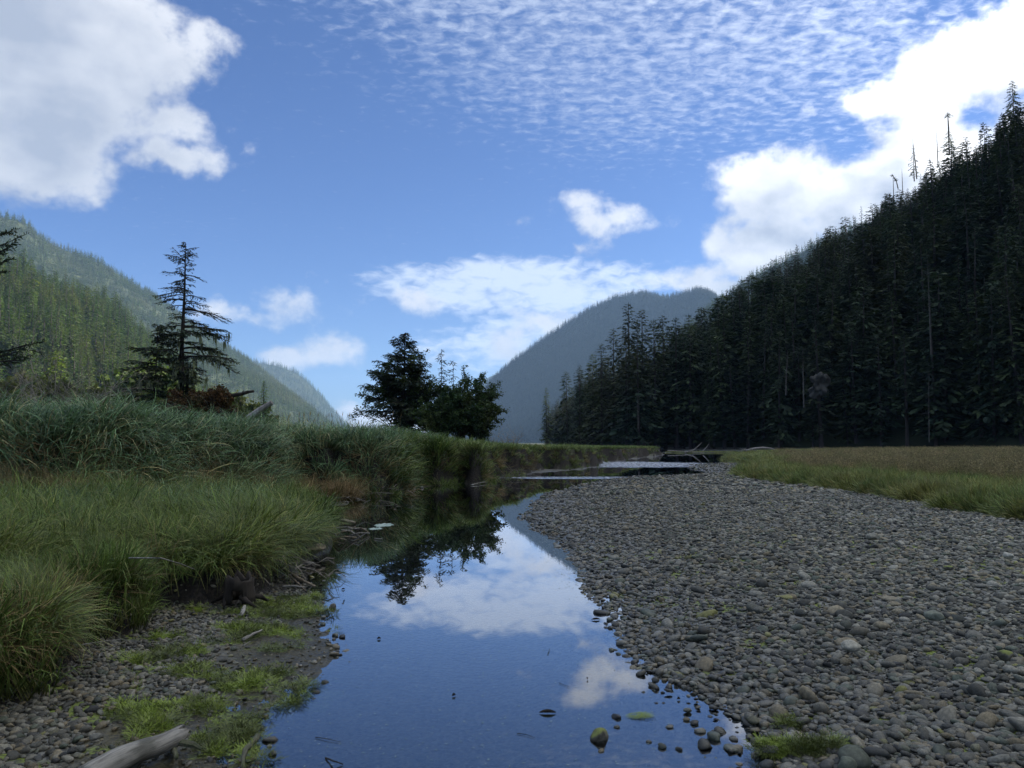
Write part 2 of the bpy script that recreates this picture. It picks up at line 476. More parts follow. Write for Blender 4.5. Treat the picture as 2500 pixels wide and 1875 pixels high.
# ------------------------------------------------------------------ plan of the river
SL_px = [(600, 1875), (625, 1800), (640, 1760), (700, 1690), (760, 1650), (805, 1605), (808, 1580), (795, 1530), (770, 1480), (752, 1440),
         (735, 1400), (722, 1340), (760, 1312), (782, 1290), (778, 1256), (772, 1240), (806, 1238), (850, 1228), (926, 1208), (980, 1197),
         (1075, 1183), (1136, 1178), (1233, 1158), (1320, 1154), (1378, 1150), (1425, 1145), (1465, 1138), (1475, 1128), (1540, 1120), (1600, 1114), (1612, 1108)]
SR_px = [(1910, 1875), (1882, 1832), (1870, 1802), (1852, 1761), (1776, 1732), (1717, 1697), (1664, 1667), (1588, 1626), (1553, 1585), (1529, 1515),
         (1488, 1467), (1435, 1397), (1415, 1355), (1368, 1322), (1317, 1294), (1292, 1265), (1295, 1239), (1331, 1214), (1407, 1190), (1469, 1172),
         (1570, 1163), (1679, 1160), (1729, 1154), (1679, 1142), (1690, 1134), (1787, 1130), (1769, 1120), (1762, 1113), (1850, 1106)]
SL = [(-0.9, -40), (-1.0, -3), (-1.25, 2.5)] + [G(*p) for p in SL_px] + [(8, 150), (-4, 210), (-14, 300), (-18, 460), (-10, 700)]
SR = [(2.2, -40), (1.6, -3), (1.35, 2.5)] + [G(*p) for p in SR_px] + [(47, 138), (44, 152), (36, 168), (30, 200), (22, 300), (14, 460), (20, 700)]
WPOLY = SL + SR[::-1]
LT = [(-2.6, 2.2), (-3.1, 3.4)] + [G(px, py, 0.16) for px, py in [(-60, 1700), (50, 1668), (135, 1632), (195, 1578), (256, 1525), (317, 1513), (338, 1456), (390, 1448), (488, 1443), (560, 1436), (615, 1423), (660, 1400), (708, 1374), (722, 1350), (800, 1316), (814, 1299)]] + \
     [G(px, py, 0.55) for px, py in [(800, 1240), (740, 1212), (700, 1195)]] + [(-12, 20), (-30, 30), (-60, 30), (-60, -20), (-12, -10)]
TU = [((px - 1250) / F * Y_, Y_) for px, Y_ in [(-500, 12.6), (-250, 12.2), (0, 12.4), (90, 12.0), (183, 12.1), (260, 12.9), (325, 13.4), (430, 15.0), (529, 16.6), (600, 18.0), (650, 19.3), (700, 21.2)]] + \
     [G(px, py, 0.15) for px, py in [(735, 1205), (800, 1207), (853, 1200), (926, 1201), (976, 1192), (989, 1177), (1040, 1172), (1075, 1176), (1122, 1166), (1160, 1170), (1233, 1153), (1290, 1150), (1320, 1140), (1378, 1141), (1430, 1135), (1465, 1122), (1500, 1121), (1540, 1116), (1600, 1110), (1610, 1106)]] + \
     [(6, 148), (-6, 210), (-16, 300), (-20, 460), (-12, 700), (-2500, 700), (-2500, 0), (-40, 4)]
MD = [G(px, py, 0.2) for px, py in [(2900, 1320), (2700, 1290), (2500, 1262), (2390, 1250), (2260, 1222), (2150, 1206), (2034, 1188), (1960, 1180), (1900, 1174), (1841, 1163), (1794, 1155), (1806, 1143), (1860, 1134), (1800, 1127), (1776, 1119), (1768, 1113), (1852, 1106)]] + \
     [(48, 138), (300, 160), (300, 5)]
ISL = G(1712, 1105)


def ground_z(x, y):
    w = seg_dist(x, y, WPOLY, True)
    jit = (fbm(x * 1.3, y * 1.3, 3, 5) - 0.5)
    w = w + jit * np.clip(0.02 + 0.03 * y, 0.05, 0.9)
    dl = seg_dist(x, y, SL, False); dr = seg_dist(x, y, SR, False)
    right = dr < dl
    d = np.maximum(-w, 0)
    zr = np.where(d < 2.5, 0.045 * d, 0.1125 + 0.010 * (d - 2.5)); zr = np.minimum(zr, 0.34)
    zl = np.minimum(0.035 * d, 0.16)
    land = np.where(right, zr, zl)
    water = -np.minimum(0.10 * np.maximum(w, 0), 0.42)
    z = np.where(w > 0, water, land)
    j2 = fbm(x * 0.9 + 50, y * 0.9, 3, 11) - 0.5; j3 = fbm(x * 3.1, y * 3.1, 2, 12) - 0.5
    lt = seg_dist(x, y, LT, True) + j2 * 0.35 + j3 * 0.18
    z = z + sstep(-0.02, 0.11, lt) * (0.27 + 0.12 * fbm(x, y, 2, 3)) + np.clip(lt - 0.1, 0, 5) * 0.012
    tu = seg_dist(x, y, TU, True) + (j2 * 0.9 + j3 * 0.3) * np.clip(y / 25, 0.5, 2.2) + 0.1
    top = np.interp(y, [0, 13, 20, 28, 38, 50, 75, 110, 160], [1.55, 1.55, 1.5, 1.38, 1.28, 1.15, 1.0, 0.8, 0.8])
    top = top + 0.10 * (fbm(x * 0.4, y * 0.4, 3, 8) - 0.5)
    s = sstep(0.0, 0.45, tu)
    z = z * (1 - s) + np.maximum(top, z) * s
    md = seg_dist(x, y, MD, True) + j2 * 1.2 + j3 * 0.4
    z = z + np.where(right, sstep(0, 0.5, md) * 0.13 + np.clip(md, 0, 10) * 0.004, 0)
    isl = 1 - np.hypot((x - ISL[0]) / 6.5, (y - ISL[1]) / 4.0) + j2 * 0.6
    z = np.where(isl > 0, np.maximum(z, 0.10 * sstep(0, 0.3, isl)), z)
    z = z + (fbm(x * 2.2, y * 2.2, 3, 21) - 0.5) * np.where(w > 0, 0.03, 0.035) * np.clip(d * 2 + 0.3, 0.3, 1) + (fbm(x * 9, y * 9, 2, 31) - 0.5) * 0.02 * (w < 0)
    return z, dict(w=w, right=right, lt=lt, tu=tu, md=md, isl=isl, d=d)


def algae_mask(x, y):
    a = fbm(x * 1.6 + 3, y * 2.6, 3, 41)
    m = 0 * x
    for px, py, rx, ry in [(680, 1500, 90, 60), (640, 1540, 70, 20), (470, 1735, 100, 22), (370, 1770, 80, 22), (560, 1800, 75, 26), (520, 1840, 80, 30), (250, 1850, 90, 22), (440, 1660, 70, 10), (420, 1565, 50, 12), (640, 1440, 40, 14), (330, 1700, 50, 12), (560, 1680, 70, 22)]:
        c = G(px, py); sx = rx / F * c[1] * 1.05; sy = ry / (py - 1080) * c[1]
        m = np.maximum(m, 1.25 - np.hypot((x - c[0]) / sx, (y - c[1]) / sy))
    b = fbm(x * 6 + 3, y * 9, 3, 47)
    return sstep(0.15, 0.75, np.maximum(m, 0.12) + (a - 0.5) * 1.9 + (b - 0.5) * 1.6)


# ------------------------------------------------------------------ materials of the ground
def terrain_f(nb):
    zn = nb.node('ShaderNodeAttribute'); zn.attribute_name = 'zone'
    zr, zg, zb = nb.sep(zn.outputs['Color'])[:]
    p = nb.pos
    v = nb.node('ShaderNodeTexVoronoi', feature='F1'); v.inputs['Scale'].default_value = 22; nb.put(v.inputs['Vector'], nb.vm('MULTIPLY', p, (1, 0.75, 1)))
    vb = nb.node('ShaderNodeTexVoronoi', feature='F1'); vb.inputs['Scale'].default_value = 60; nb.put(vb.inputs['Vector'], p)
    vc = nb.sep(v.outputs['Color'])[0]
    g = nb.mix(nb.ramp(vc, 0, 1, smooth=False), (0.08, 0.08, 0.072), (0.22, 0.215, 0.185))
    g = nb.mix(nb.ramp(v.outputs['Distance'], 0.02, 0.035, 0, 0.0), g, (0, 0, 0))
    g = nb.mix(nb.ramp(v.outputs['Distance'], 0.35, 0.75, 0, 0.7), g, (0.03, 0.03, 0.028))
    n = nb.noise(p, 3.5, 5); n2 = nb.noise(p, 30, 4)
    mud = nb.mix(nb.ramp(n, 0.35, 0.65), (0.050, 0.042, 0.016), (0.105, 0.088, 0.036))
    n3 = nb.noise(p, 70, 3)
    mud = nb.mix(nb.ramp(n2, 0.5, 0.7, 0, 0.6), mud, (0.13, 0.115, 0.055))
    mud = nb.mix(nb.ramp(n3, 0.55, 0.42, 0, 0.7), mud, (0.02, 0.018, 0.01))
    soil = nb.mix(nb.ramp(n2, 0.4, 0.65), (0.012, 0.010, 0.008), (0.032, 0.026, 0.018))
    alg0 = nb.mix(nb.ramp(nb.noise(nb.vm('MULTIPLY', p, (0.6, 1.6, 1)), 45, 5, 0.7), 0.38, 0.62), (0.06, 0.065, 0.018), (0.22, 0.29, 0.04))
    alg = nb.mix(0.22, alg0, mud)
    duff = nb.mix(nb.ramp(n, 0.35, 0.65), (0.040, 0.040, 0.016), (0.065, 0.068, 0.024))
    c = nb.mix(zr, mud, g); c = nb.mix(nb.ramp(nb.m('ADD', zg, nb.m('MULTIPLY_ADD', n2, 1.0, -0.5)), 0.3, 0.75), c, alg)
    c = nb.mix(zb, c, duff)
    nz = nb.sep(nb.node('ShaderNodeNewGeometry').outputs['True Normal'])[2]
    c = nb.mix(nb.ramp(nz, 0.93, 0.80), c, soil)  # steep bank faces: bare earth, undercut shade put into its dark colour
    z = nb.sep(p)[2]
    c = nb.mix(nb.ramp(z, 0.0, -0.08), c, nb.mix(nb.ramp(n2, 0.4, 0.7), (0.09, 0.095, 0.08), (0.17, 0.165, 0.13)))
    wet = nb.ramp(z, 0.0, 0.05, 0.6, 1.0)
    c = nb.mix(1.0, c, nb.comb(wet, wet, wet), 'MULTIPLY')
    h = nb.m('ADD', nb.m('MULTIPLY', v.outputs['Distance'], -0.8), nb.m('MULTIPLY', n2, 0.5))
    add_bump(nb, h, 0.8, 0.03)
    nb.put(nb.bs.inputs['Roughness'], nb.ramp(z, 0.0, 0.1, 0.45, 0.9))
    return c


M['terrain'] = material('river_bank_ground', terrain_f, 0.9)
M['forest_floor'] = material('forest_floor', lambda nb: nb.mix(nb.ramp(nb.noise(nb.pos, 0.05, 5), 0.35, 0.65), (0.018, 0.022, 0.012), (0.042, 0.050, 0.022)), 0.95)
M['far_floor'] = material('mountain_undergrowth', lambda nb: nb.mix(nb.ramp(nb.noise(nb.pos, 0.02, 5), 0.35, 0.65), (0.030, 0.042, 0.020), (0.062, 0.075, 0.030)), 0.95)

# ------------------------------------------------------------------ ground meshes
NU, NY = 470, 400
ys = 2.2 * (800 / 2.2) ** (np.linspace(0, 1, NY))
us = np.tan(np.linspace(-0.98, 0.98, NU) * 0.95)
UU, YY = np.meshgrid(us, ys); XX = UU * YY
ZZ, K = ground_z(XX.ravel(), YY.ravel())


def zones(x, y, K):
    g = np.where(K['right'], 1.0, 0.0)
    # pebbly strip under the lower bank on the left
    peb = sstep(1.15, 0.55, -K['lt'] + (fbm(x * 1.5, y * 1.5, 3, 77) - 0.5) * 0.9) * (y < 11)
    g = np.maximum(g, np.where(K['right'], 0, peb))
    g = np.where((~K['right']) & (y > 30), 0.7, g)
    al = algae_mask(x, y) * (K['w'] < 0.3) * (y < 12)
    gr = np.maximum(np.maximum(sstep(0, 0.3, K['tu']), sstep(0, 0.3, K['lt'])), sstep(0, 0.4, K['md']) * K['right'])
    gr = np.maximum(gr, sstep(0.05, 0.2, K['isl']) * 0.8)
    return np.stack([g, al, gr, np.ones_like(g)], 1)


def grid_faces(nr, nc):
    i = np.arange(nr - 1)[:, None] * nc + np.arange(nc - 1)[None, :]
    return np.stack([i, i + 1, i + nc + 1, i + nc], -1).reshape(-1, 4)


me = mk_mesh('river_valley_ground', np.stack([XX.ravel(), YY.ravel(), ZZ], 1), grid_faces(NY, NU), M['terrain'], True, {'zone': zones(XX.ravel(), YY.ravel(), K)})
ground = tag(obj('river_valley_ground', me), 'river banks, gravel flat and grassy terraces of the valley floor', 'ground', None, 'structure')
# behind and beside the camera
bx, by = np.meshgrid(np.linspace(-70, 70, 280), np.linspace(-40, 2.2, 110)); bx = bx.ravel(); by = by.ravel()
bz, KB = ground_z(bx, by)
me = mk_mesh('near_ground', np.stack([bx, by, bz - 0.002], 1), grid_faces(110, 280), M['terrain'], True, {'zone': zones(bx, by, KB)})
tag(obj('near_ground', me), 'gravel and grassy bank on the near side of the river bend', 'ground', None, 'structure')
gs = 8800.0
me = mk_mesh('valley_floor', [(-gs, -gs, -0.75), (gs, -gs, -0.75), (gs, gs, -0.75), (-gs, gs, -0.75)], [(0, 1, 2, 3)], M['far_floor'])
tag(obj('valley_floor', me), 'flat valley floor reaching to the horizon', 'ground', None, 'structure')


# ------------------------------------------------------------------ water
def water_f(nb):
    nb.n.remove(nb.bs)
    p = nb.pos
    lw = nb.node('ShaderNodeFresnel'); lw.inputs['IOR'].default_value = 1.7
    gl = nb.node('ShaderNodeBsdfGlossy'); gl.inputs['Roughness'].default_value = 0.0
    gl.inputs['Color'].default_value = (0.93, 0.95, 1.0, 1)
    tr = nb.node('ShaderNodeBsdfTransparent'); tr.inputs['Color'].default_value = (0.72, 0.77, 0.76, 1)
    x, y, z = nb.sep(p)[:]
    rc = G(1500, 1134)
    rr = nb.vm('LENGTH', nb.vm('MULTIPLY', nb.vm('SUBTRACT', p, (rc[0], rc[1] + 1.0, 0)), (1 / 8.5, 1 / 7.5, 0)))
    rc2 = G(1370, 1166)
    rr2 = nb.vm('LENGTH', nb.vm('MULTIPLY', nb.vm('SUBTRACT', p, (rc2[0] + 1, rc2[1], 0)), (1 / 4.5, 1 / 1.1, 0)))
    rc3 = G(1375, 1290)
    n0 = nb.noise(p, 0.8, 3)
    rf = nb.m('MAXIMUM', nb.ramp(nb.m('ADD', rr, nb.m('SUBTRACT', n0, 0.5)), 1.1, 0.75), nb.m('MULTIPLY', nb.ramp(rr2, 1.2, 0.6), 0.6))
    fine = nb.noise(nb.vm('MULTIPLY', p, (2.0, 0.9, 1)), 5.0, 4, 0.6)
    calm = nb.noise(nb.vm('MULTIPLY', p, (1.0, 0.5, 1)), 1.6, 2, 0.5)
    h = nb.m('ADD', nb.m('MULTIPLY', nb.m('MULTIPLY', fine, rf), 0.16), nb.m('MULTIPLY', calm, 0.0004))
    h = nb.m('ADD', h, nb.m('MULTIPLY', fine, 0.00001))
    b = nb.node('ShaderNodeBump'); b.inputs['Strength'].default_value = 1.0; b.inputs['Distance'].default_value = 1.0
    nb.put(b.inputs['Height'], h)
    for s in (lw, gl): nb.l.new(b.outputs[0], s.inputs['Normal'])
    foam = nb.node('ShaderNodeBsdfDiffuse'); foam.inputs['Color'].default_value = (0.75, 0.78, 0.82, 1)
    mx = nb.node('ShaderNodeMixShader'); nb.put(mx.inputs[0], nb.m('MULTIPLY', lw.outputs[0], 1.45, clamp=True)); nb.l.new(tr.outputs[0], mx.inputs[1]); nb.l.new(gl.outputs[0], mx.inputs[2])
    ff = nb.m('MULTIPLY', nb.m('MULTIPLY', nb.ramp(nb.noise(nb.vm('MULTIPLY', p, (1, 0.6, 1)), 4.5, 4, 0.7), 0.47, 0.6), rf), 0.75)
    mx2 = nb.node('ShaderNodeMixShader'); nb.put(mx2.inputs[0], ff); nb.l.new(mx.outputs[0], mx2.inputs[1]); nb.l.new(foam.outputs[0], mx2.inputs[2])
    nb.l.new(mx2.outputs[0], nb.out.inputs[0])


M['water'] = material('still_river_water', water_f)
me = mk_mesh('river_water', [(-60, -40, 0), (90, -40, 0), (90, 700, 0), (-60, 700, 0)], [(0, 1, 2, 3)], M['water'])
tag(obj('river_water', me), 'still shallow river mirroring the sky between grass bank and gravel', 'river', None, 'structure')


# ------------------------------------------------------------------ hills
def resample(pts, n):
    pts = np.array([list(p) for p in pts], float)
    s = np.concatenate([[0], np.cumsum(np.linalg.norm(np.diff(pts[:, :2], axis=0), axis=1))])
    t = np.linspace(0, s[-1], n)
    return np.stack([np.interp(t, s, pts[:, k]) for k in range(pts.shape[1])], 1)


class Loft:
    def __init__(s, base, crest, back, n=120, m=60, prof=1.0, amp=0.06, wl=60.0, seed=1, ttree=0.0):
        s.b = resample(base, n); s.c = resample(crest, n); s.k = resample(back, n)
        s.n, s.m = n, m; rows = []
        for j in range(m + 12):
            if j <= m:
                t = j / m; p = s.b + (s.c - s.b) * t; p[:, 2] = s.b[:, 2] + (s.c[:, 2] - s.b[:, 2]) * t ** prof
            else:
                t = (j - m) / 11; p = s.c + (s.k - s.c) * t; p[:, 2] = s.c[:, 2] + (s.k[:, 2] - s.c[:, 2]) * t ** 1.3
            tt = min(j / m, 1)
            hh = np.maximum(s.c[:, 2] - s.b[:, 2], 1)
            r = np.abs(fbm(p[:, 0] / wl, p[:, 1] / wl * 0.55, 4, seed) - 0.5) * 2
            p = p.copy(); p[:, 2] += (r - 0.35) * amp * hh * np.sin(math.pi * min(tt, 1.0)) ** 0.7 if tt < 1 else 0
            rows.append(p)
        s.g = np.array(rows)

    def mesh(s, name, mat):
        r, c = s.g.shape[:2]
        return mk_mesh(name, s.g.reshape(-1, 3), grid_faces(r, c), mat, True)

    def sample(s, rng, cnt, back=1):
        r, c = s.g.shape[:2]; r = s.m + 1 + back
        A = s.g[:r]
        e1 = A[1:, :-1] - A[:-1, :-1]; e2 = A[:-1, 1:] - A[:-1, :-1]
        ar = np.abs(e1[..., 0] * e2[..., 1] - e1[..., 1] * e2[..., 0]).ravel(); ar /= ar.sum()
        q = rng.choice(len(ar), cnt, p=ar); j, i = np.divmod(q, c - 1)
        a = rng.random(cnt)[:, None]; b = rng.random(cnt)[:, None]
        return (A[j, i] * (1 - a) + A[j + 1, i] * a) * (1 - b) + (A[j, i + 1] * (1 - a) + A[j + 1, i + 1] * a) * b


def crest(lst, drop=0.0):
    return [P(px, py, D) - Vector((0, 0, drop)) for px, py, D in lst]


def fill(lst, d0, d1):
    n = len(lst); return [(a, b, d0 + (d1 - d0) * i / (n - 1)) for i, (a, b) in enumerate(lst)]


hills = {}
# right forest hill: foot along the far shore, crest climbing to the right
footR = [(22, 470, 0.4), (29, 300, 0.4), (36, 205, 0.5), (40, 172, 0.5), (52, 154, 0.6), (72, 134, 0.6), (88, 112, 0.7), (112, 82, 0.8), (132, 40, 0.8), (142, -20, 0.8), (150, -150, 0.8)]
crR = [(55, 480, 6), (58, 320, 8)] + [tuple(P(px, py, Y) - Vector((0, 0, dr))) for px, py, Y, dr in [(1400, 960, 255, 15), (1640, 812, 235, 23), (1740, 778, 245, 25), (1850, 722, 255, 25), (1955, 620, 265, 19), (2023, 572, 265, 19), (2180, 460, 262, 20), (2350, 345, 250, 19), (2500, 290, 235, 18)]] + \
     [(205, 210, 145), (250, 190, 205), (300, 130, 252), (330, 60, 255), (340, -150, 245)]
bkR = [(x + 50 + 60 * (z > 60), y + 90 + 40 * (z > 60), z * 0.55) for x, y, z in crR]
hills['R'] = Loft(footR, crR, bkR, 150, 60, 0.93, 0.10, 45, 3)
tag(obj('forest_hill', hills['R'].mesh('forest_hill', M['forest_floor'])), 'steep dark hillside rising on the right behind the meadow', 'hill', None, 'structure')
# near left hill
c = [(-900, 300, 560), (-600, 420, 600), (-300, 530, 630), (0, 628, 660), (99, 682, 690), (198, 706, 720), (255, 738, 740), (297, 770, 760), (329, 812, 790), (380, 880, 820), (450, 955, 850), (540, 1020, 880), (640, 1062, 900)]
C0 = crest(c, 13)
B0 = [Vector((px, py, 0)) for px, py in [(-620, 120), (-470, 180), (-330, 240), (-240, 285), (-215, 300), (-205, 320), (-200, 350), (-200, 390), (-200, 430), (-210, 500), (-220, 600), (-230, 700), (-240, 840)]]
hills['L0'] = Loft([b + Vector((0, 0, 1)) for b in B0], C0, [p + Vector((-80, 160, -p.z * 0.5)) for p in C0], 130, 60, 0.85, 0.16, 80, 9)
tag(obj('near_left_hill', hills['L0'].mesh('near_left_hill', M['far_floor'])), 'sunlit forested hill on the left behind the grass bank', 'hill', None, 'structure')
# higher ridge behind it
c = fill([(-800, 330), (-400, 440), (-150, 492), (0, 520), (57, 534), (85, 561), (127, 592), (198, 616), (241, 633), (283, 659), (340, 697), (368, 714), (440, 772), (500, 814), (538, 834), (567, 851), (610, 888), (678, 944), (746, 1012), (800, 1066)], 1750, 2700)
C1 = crest(c, 10)
B1 = resample([(-1500, 500, 0), (-900, 900, 0), (-560, 1200, 0), (-430, 1500, 0), (-430, 2000, 0), (-560, 2600, 0)], len(C1))
hills['L1'] = Loft(B1, C1, [p + Vector((-500, 500, -p.z * 0.6)) for p in C1], 170, 70, 0.9, 0.15, 260, 14)
tag(obj('left_ridge', hills['L1'].mesh('left_ridge', M['far_floor'])), 'long forested ridge sloping down behind the lone spruce', 'mountain', None, 'structure')
c = fill([(300, 800), (450, 850), (540, 866), (616, 882), (678, 890), (723, 907), (768, 946), (800, 983), (830, 1020), (880, 1072)], 4400, 5200)
C2 = crest(c, 8)
B2 = resample([(-2400, 3300, 0), (-1500, 3500, 0), (-1000, 4000, 0), (-980, 5000, 0)], len(C2))
hills['L2'] = Loft(B2, C2, [p + Vector((-600, 500, -p.z * 0.7)) for p in C2], 120, 50, 0.85, 0.12, 500, 15)
tag(obj('far_headland', hills['L2'].mesh('far_headland', M['far_floor'])), 'pale blue headland at the far end of the left ridge', 'mountain', None, 'structure')
c = fill([(1090, 1074), (1130, 1030), (1160, 985), (1198, 927), (1250, 880), (1335, 818), (1436, 753), (1504, 722), (1566, 713), (1611, 725), (1645, 722), (1696, 706), (1719, 708), (1741, 724), (1790, 765), (1850, 800), (1950, 830)], 3100, 2300)
C3 = crest(c, 8)
B3 = [(p.x - 60 - 0.25 * p.z, p.y - max(120, 1.05 * p.z), 0) for p in C3]
hills['R2'] = Loft(B3, C3, [p + Vector((600, 600, -p.z * 0.6)) for p in C3], 170, 70, 0.95, 0.14, 300, 16)
tag(obj('blue_mountain', hills['R2'].mesh('blue_mountain', M['forest_floor'])), 'blue shaded mountain beyond the bushes in the middle distance', 'mountain', None, 'structure')
c = fill([(1660, 800), (1753, 724), (1792, 698), (1843, 662), (1888, 638), (1922, 622), (2000, 580), (2150, 520), (2400, 420)], 1500, 1300)
C4 = crest(c, 10)
B4 = resample([(230, 1150, 0), (250, 900, 0), (290, 700, 0), (420, 560, 0)], len(C4))
hills['R3'] = Loft(B4, C4, [p + Vector((300, 400, -p.z * 0.6)) for p in C4], 110, 50, 0.95, 0.12, 160, 17)
tag(obj('spur_ridge', hills['R3'].mesh('spur_ridge', M['far_floor'])), 'lighter forested spur showing between the blue mountain and the dark hillside', 'mountain', None, 'structure')
c = fill([(1080, 1060), (1130, 965), (1165, 935), (1200, 918), (1260, 900)], 6500, 6200)
C5 = crest(c)
tag(obj('distant_slope', Loft([(p.x - 200, p.y - 900, 0) for p in C5], C5, [p + Vector((600, 300, -p.z * 0.8)) for p in C5], 50, 20, 0.9, 0.05, 500, 18).mesh('distant_slope', M['far_floor'])), 'faint distant slope just right of the bushes', 'mountain', None, 'structure')

# ------------------------------------------------------------------ haze
hb = [(x, y, z) for z in (-1.8, 760) for x, y in ((-8900, -8900), (8900, -8900), (8900, 8900), (-8900, 8900))]
me = mk_mesh('haze', hb, [(3, 2, 1, 0), (4, 5, 6, 7), (0, 1, 5, 4), (1, 2, 6, 5), (2, 3, 7, 6), (3, 0, 4, 7)])
hm = bpy.data.materials.new('valley_haze'); hm.use_nodes = True; hn = NB(hm.node_tree); hn.n.clear()
pv = hn.node('ShaderNodeVolumePrincipled'); pv.inputs['Density'].default_value = 0.00008; pv.inputs['Color'].default_value = (0.42, 0.66, 1.0, 1)
pv.inputs['Anisotropy'].default_value = 0.2
ho = hn.node('ShaderNodeOutputMaterial'); hn.l.new(pv.outputs[0], ho.inputs['Volume'])
try: hm.cycles.homogeneous_volume = True
except Exception: pass
me.materials.append(hm)
tag(obj('haze', me), 'thin blue haze filling the valley air', 'haze', None, 'stuff')


# ------------------------------------------------------------------ scatter with geometry nodes
def scatter(name, label, cat, protos, pts, rot, scl, idx, parent=None):
    me = bpy.data.meshes.new(name); n = len(pts)
    me.vertices.add(n); me.vertices.foreach_set('co', np.asarray(pts, np.float32).ravel())
    a = me.attributes.new('prot', 'FLOAT_VECTOR', 'POINT'); a.data.foreach_set('vector', np.asarray(rot, np.float32).ravel())
    a = me.attributes.new('pscl', 'FLOAT_VECTOR', 'POINT'); a.data.foreach_set('vector', np.asarray(scl, np.float32).ravel())
    a = me.attributes.new('pidx', 'INT', 'POINT'); a.data.foreach_set('value', np.asarray(idx, np.int32))
    o = bpy.data.objects.new(name, me); link(o, parent)
    ng = bpy.data.node_groups.new(name + '_scatter', 'GeometryNodeTree')
    ng.interface.new_socket('Geometry', in_out='INPUT', socket_type='NodeSocketGeometry')
    ng.interface.new_socket('Geometry', in_out='OUTPUT', socket_type='NodeSocketGeometry')
    N = ng.nodes; L = ng.links
    gi = N.new('NodeGroupInput'); go = N.new('NodeGroupOutput'); ip = N.new('GeometryNodeInstanceOnPoints'); jn = N.new('GeometryNodeJoinGeometry')
    for p in protos:
        oi = N.new('GeometryNodeObjectInfo'); oi.inputs['Object'].default_value = p; oi.inputs['As Instance'].default_value = True
        L.new(oi.outputs['Geometry'], jn.inputs[0])

    def na(nm, typ):
        q = N.new('GeometryNodeInputNamedAttribute'); q.data_type = typ; q.inputs['Name'].default_value = nm; return q.outputs['Attribute']
    ip.inputs['Pick Instance'].default_value = True
    L.new(gi.outputs[0], ip.inputs['Points']); L.new(jn.outputs[0], ip.inputs['Instance']); L.new(na('pidx', 'INT'), ip.inputs['Instance Index'])
    L.new(na('prot', 'FLOAT_VECTOR'), ip.inputs['Rotation']); L.new(na('pscl', 'FLOAT_VECTOR'), ip.inputs['Scale'])
    L.new(ip.outputs[0], go.inputs[0])
    md = o.modifiers.new('scatter', 'NODES'); md.node_group = ng
    return tag(o, label, cat, None, 'stuff')


def proto(name, me):
    return bpy.data.objects.new(name, me)   # shape only, never linked


# ------------------------------------------------------------------ conifers
def conifer(seed, nb=95, spray=7, R0=0.17, z0=0.10, droop=0.5, ragged=0.35, kw=0.22, topless=False, kl=0.33, pw=0.75):
    """unit-height conifer: trunk mesh and crown mesh"""
    rg = random.Random(seed); c = MB(); t = MB()
    lean = Vector((rg.uniform(-.01, .01), rg.uniform(-.01, .01), 0))
    t.tube([(0, 0, -0.03), lean * 0.3 + Vector((0, 0, 0.3)), lean * 0.7 + Vector((0, 0, 0.7)), lean + Vector((0, 0, 0.985))], [0.016, 0.011, 0.006, 0.0012], 5)
    gaps = [(rg.uniform(0, 6.28), rg.uniform(z0, 0.85)) for _ in range(5)]
    for i in range(nb):
        q = (i + rg.random()) / nb; z = z0 + (1 - z0) * (1 - (1 - q) ** 1.12) * 0.985
        a = i * 2.39996 + rg.uniform(-.5, .5)
        r = R0 * (1 - (z - z0) / (1 - z0)) ** pw * (1 - ragged * rg.random()) + 0.008
        if z < z0 + 0.12: r *= 0.55 + 0.45 * (z - z0) / 0.12
        if any(abs((a - g0 + math.pi) % 6.283 - math.pi) < 0.5 and abs(z - g1) < 0.035 for g0, g1 in gaps): r *= 0.5
        out = Vector((math.cos(a), math.sin(a), 0)); sd = Vector((-math.sin(a), math.cos(a), 0))
        rise = rg.uniform(-0.1, 0.35) if z < 0.8 else rg.uniform(0.3, 0.9)
        for k in range(spray):
            s = 0.18 + 0.80 * (k + rg.random() * 0.6) / spray
            p = lean * z + Vector((0, 0, z)) + out * (r * s) + Vector((0, 0, r * (rise * s - droop * s * s)))
            side = (k % 2 * 2 - 1)
            dd = (out * (0.7 + 0.3 * s) + sd * side * rg.uniform(0.15, 1.0) + Vector((0, 0, rg.uniform(-0.75, 0.1)))).normalized()
            sv = dd.cross(Vector((rg.uniform(-.5, .5), rg.uniform(-.5, .5), 1))).normalized()
            L = r * kl * rg.uniform(0.7, 1.35) + 0.006
            c.kite(p, dd, sv, L, L * kw * rg.uniform(0.7, 1.2), z)
    c.kite(Vector((0, 0, 0.955)) + lean, Vector((0, 0, 1)), Vector((1, 0, 0)), 0.05, 0.003)
    return t, c


CON = []
specs = [dict(seed=1), dict(seed=2, R0=0.14, nb=105), dict(seed=3, R0=0.20, ragged=0.5, droop=0.6, pw=0.5), dict(seed=4, R0=0.15, ragged=0.55, nb=80), dict(seed=5, R0=0.19, nb=110, ragged=0.35, pw=0.45), dict(seed=6, R0=0.13, nb=85, ragged=0.5, z0=0.3), dict(seed=7, R0=0.21, nb=90, ragged=0.55, droop=0.3, pw=0.55)]
for k, sp in enumerate(specs):
    sp = dict(sp); t, c = conifer(**{**sp, 'spray': 14, 'nb': int(sp.get('nb', 95) * 1.25), 'R0': sp.get('R0', .17) * 1.12})
    CON.append((t.mesh('conifer_trunk', M['bark']), c.mesh('conifer_crown', M['needle'])))


def joined(name, t, c, mt, mc):
    me = mk_mesh(name, t.v + c.v, t.f + [tuple(i + len(t.v) for i in f) for f in c.f], None)
    me.materials.append(mt); me.materials.append(mc)
    me.polygons.foreach_set('material_index', [0] * len(t.f) + [1] * len(c.f)); return me


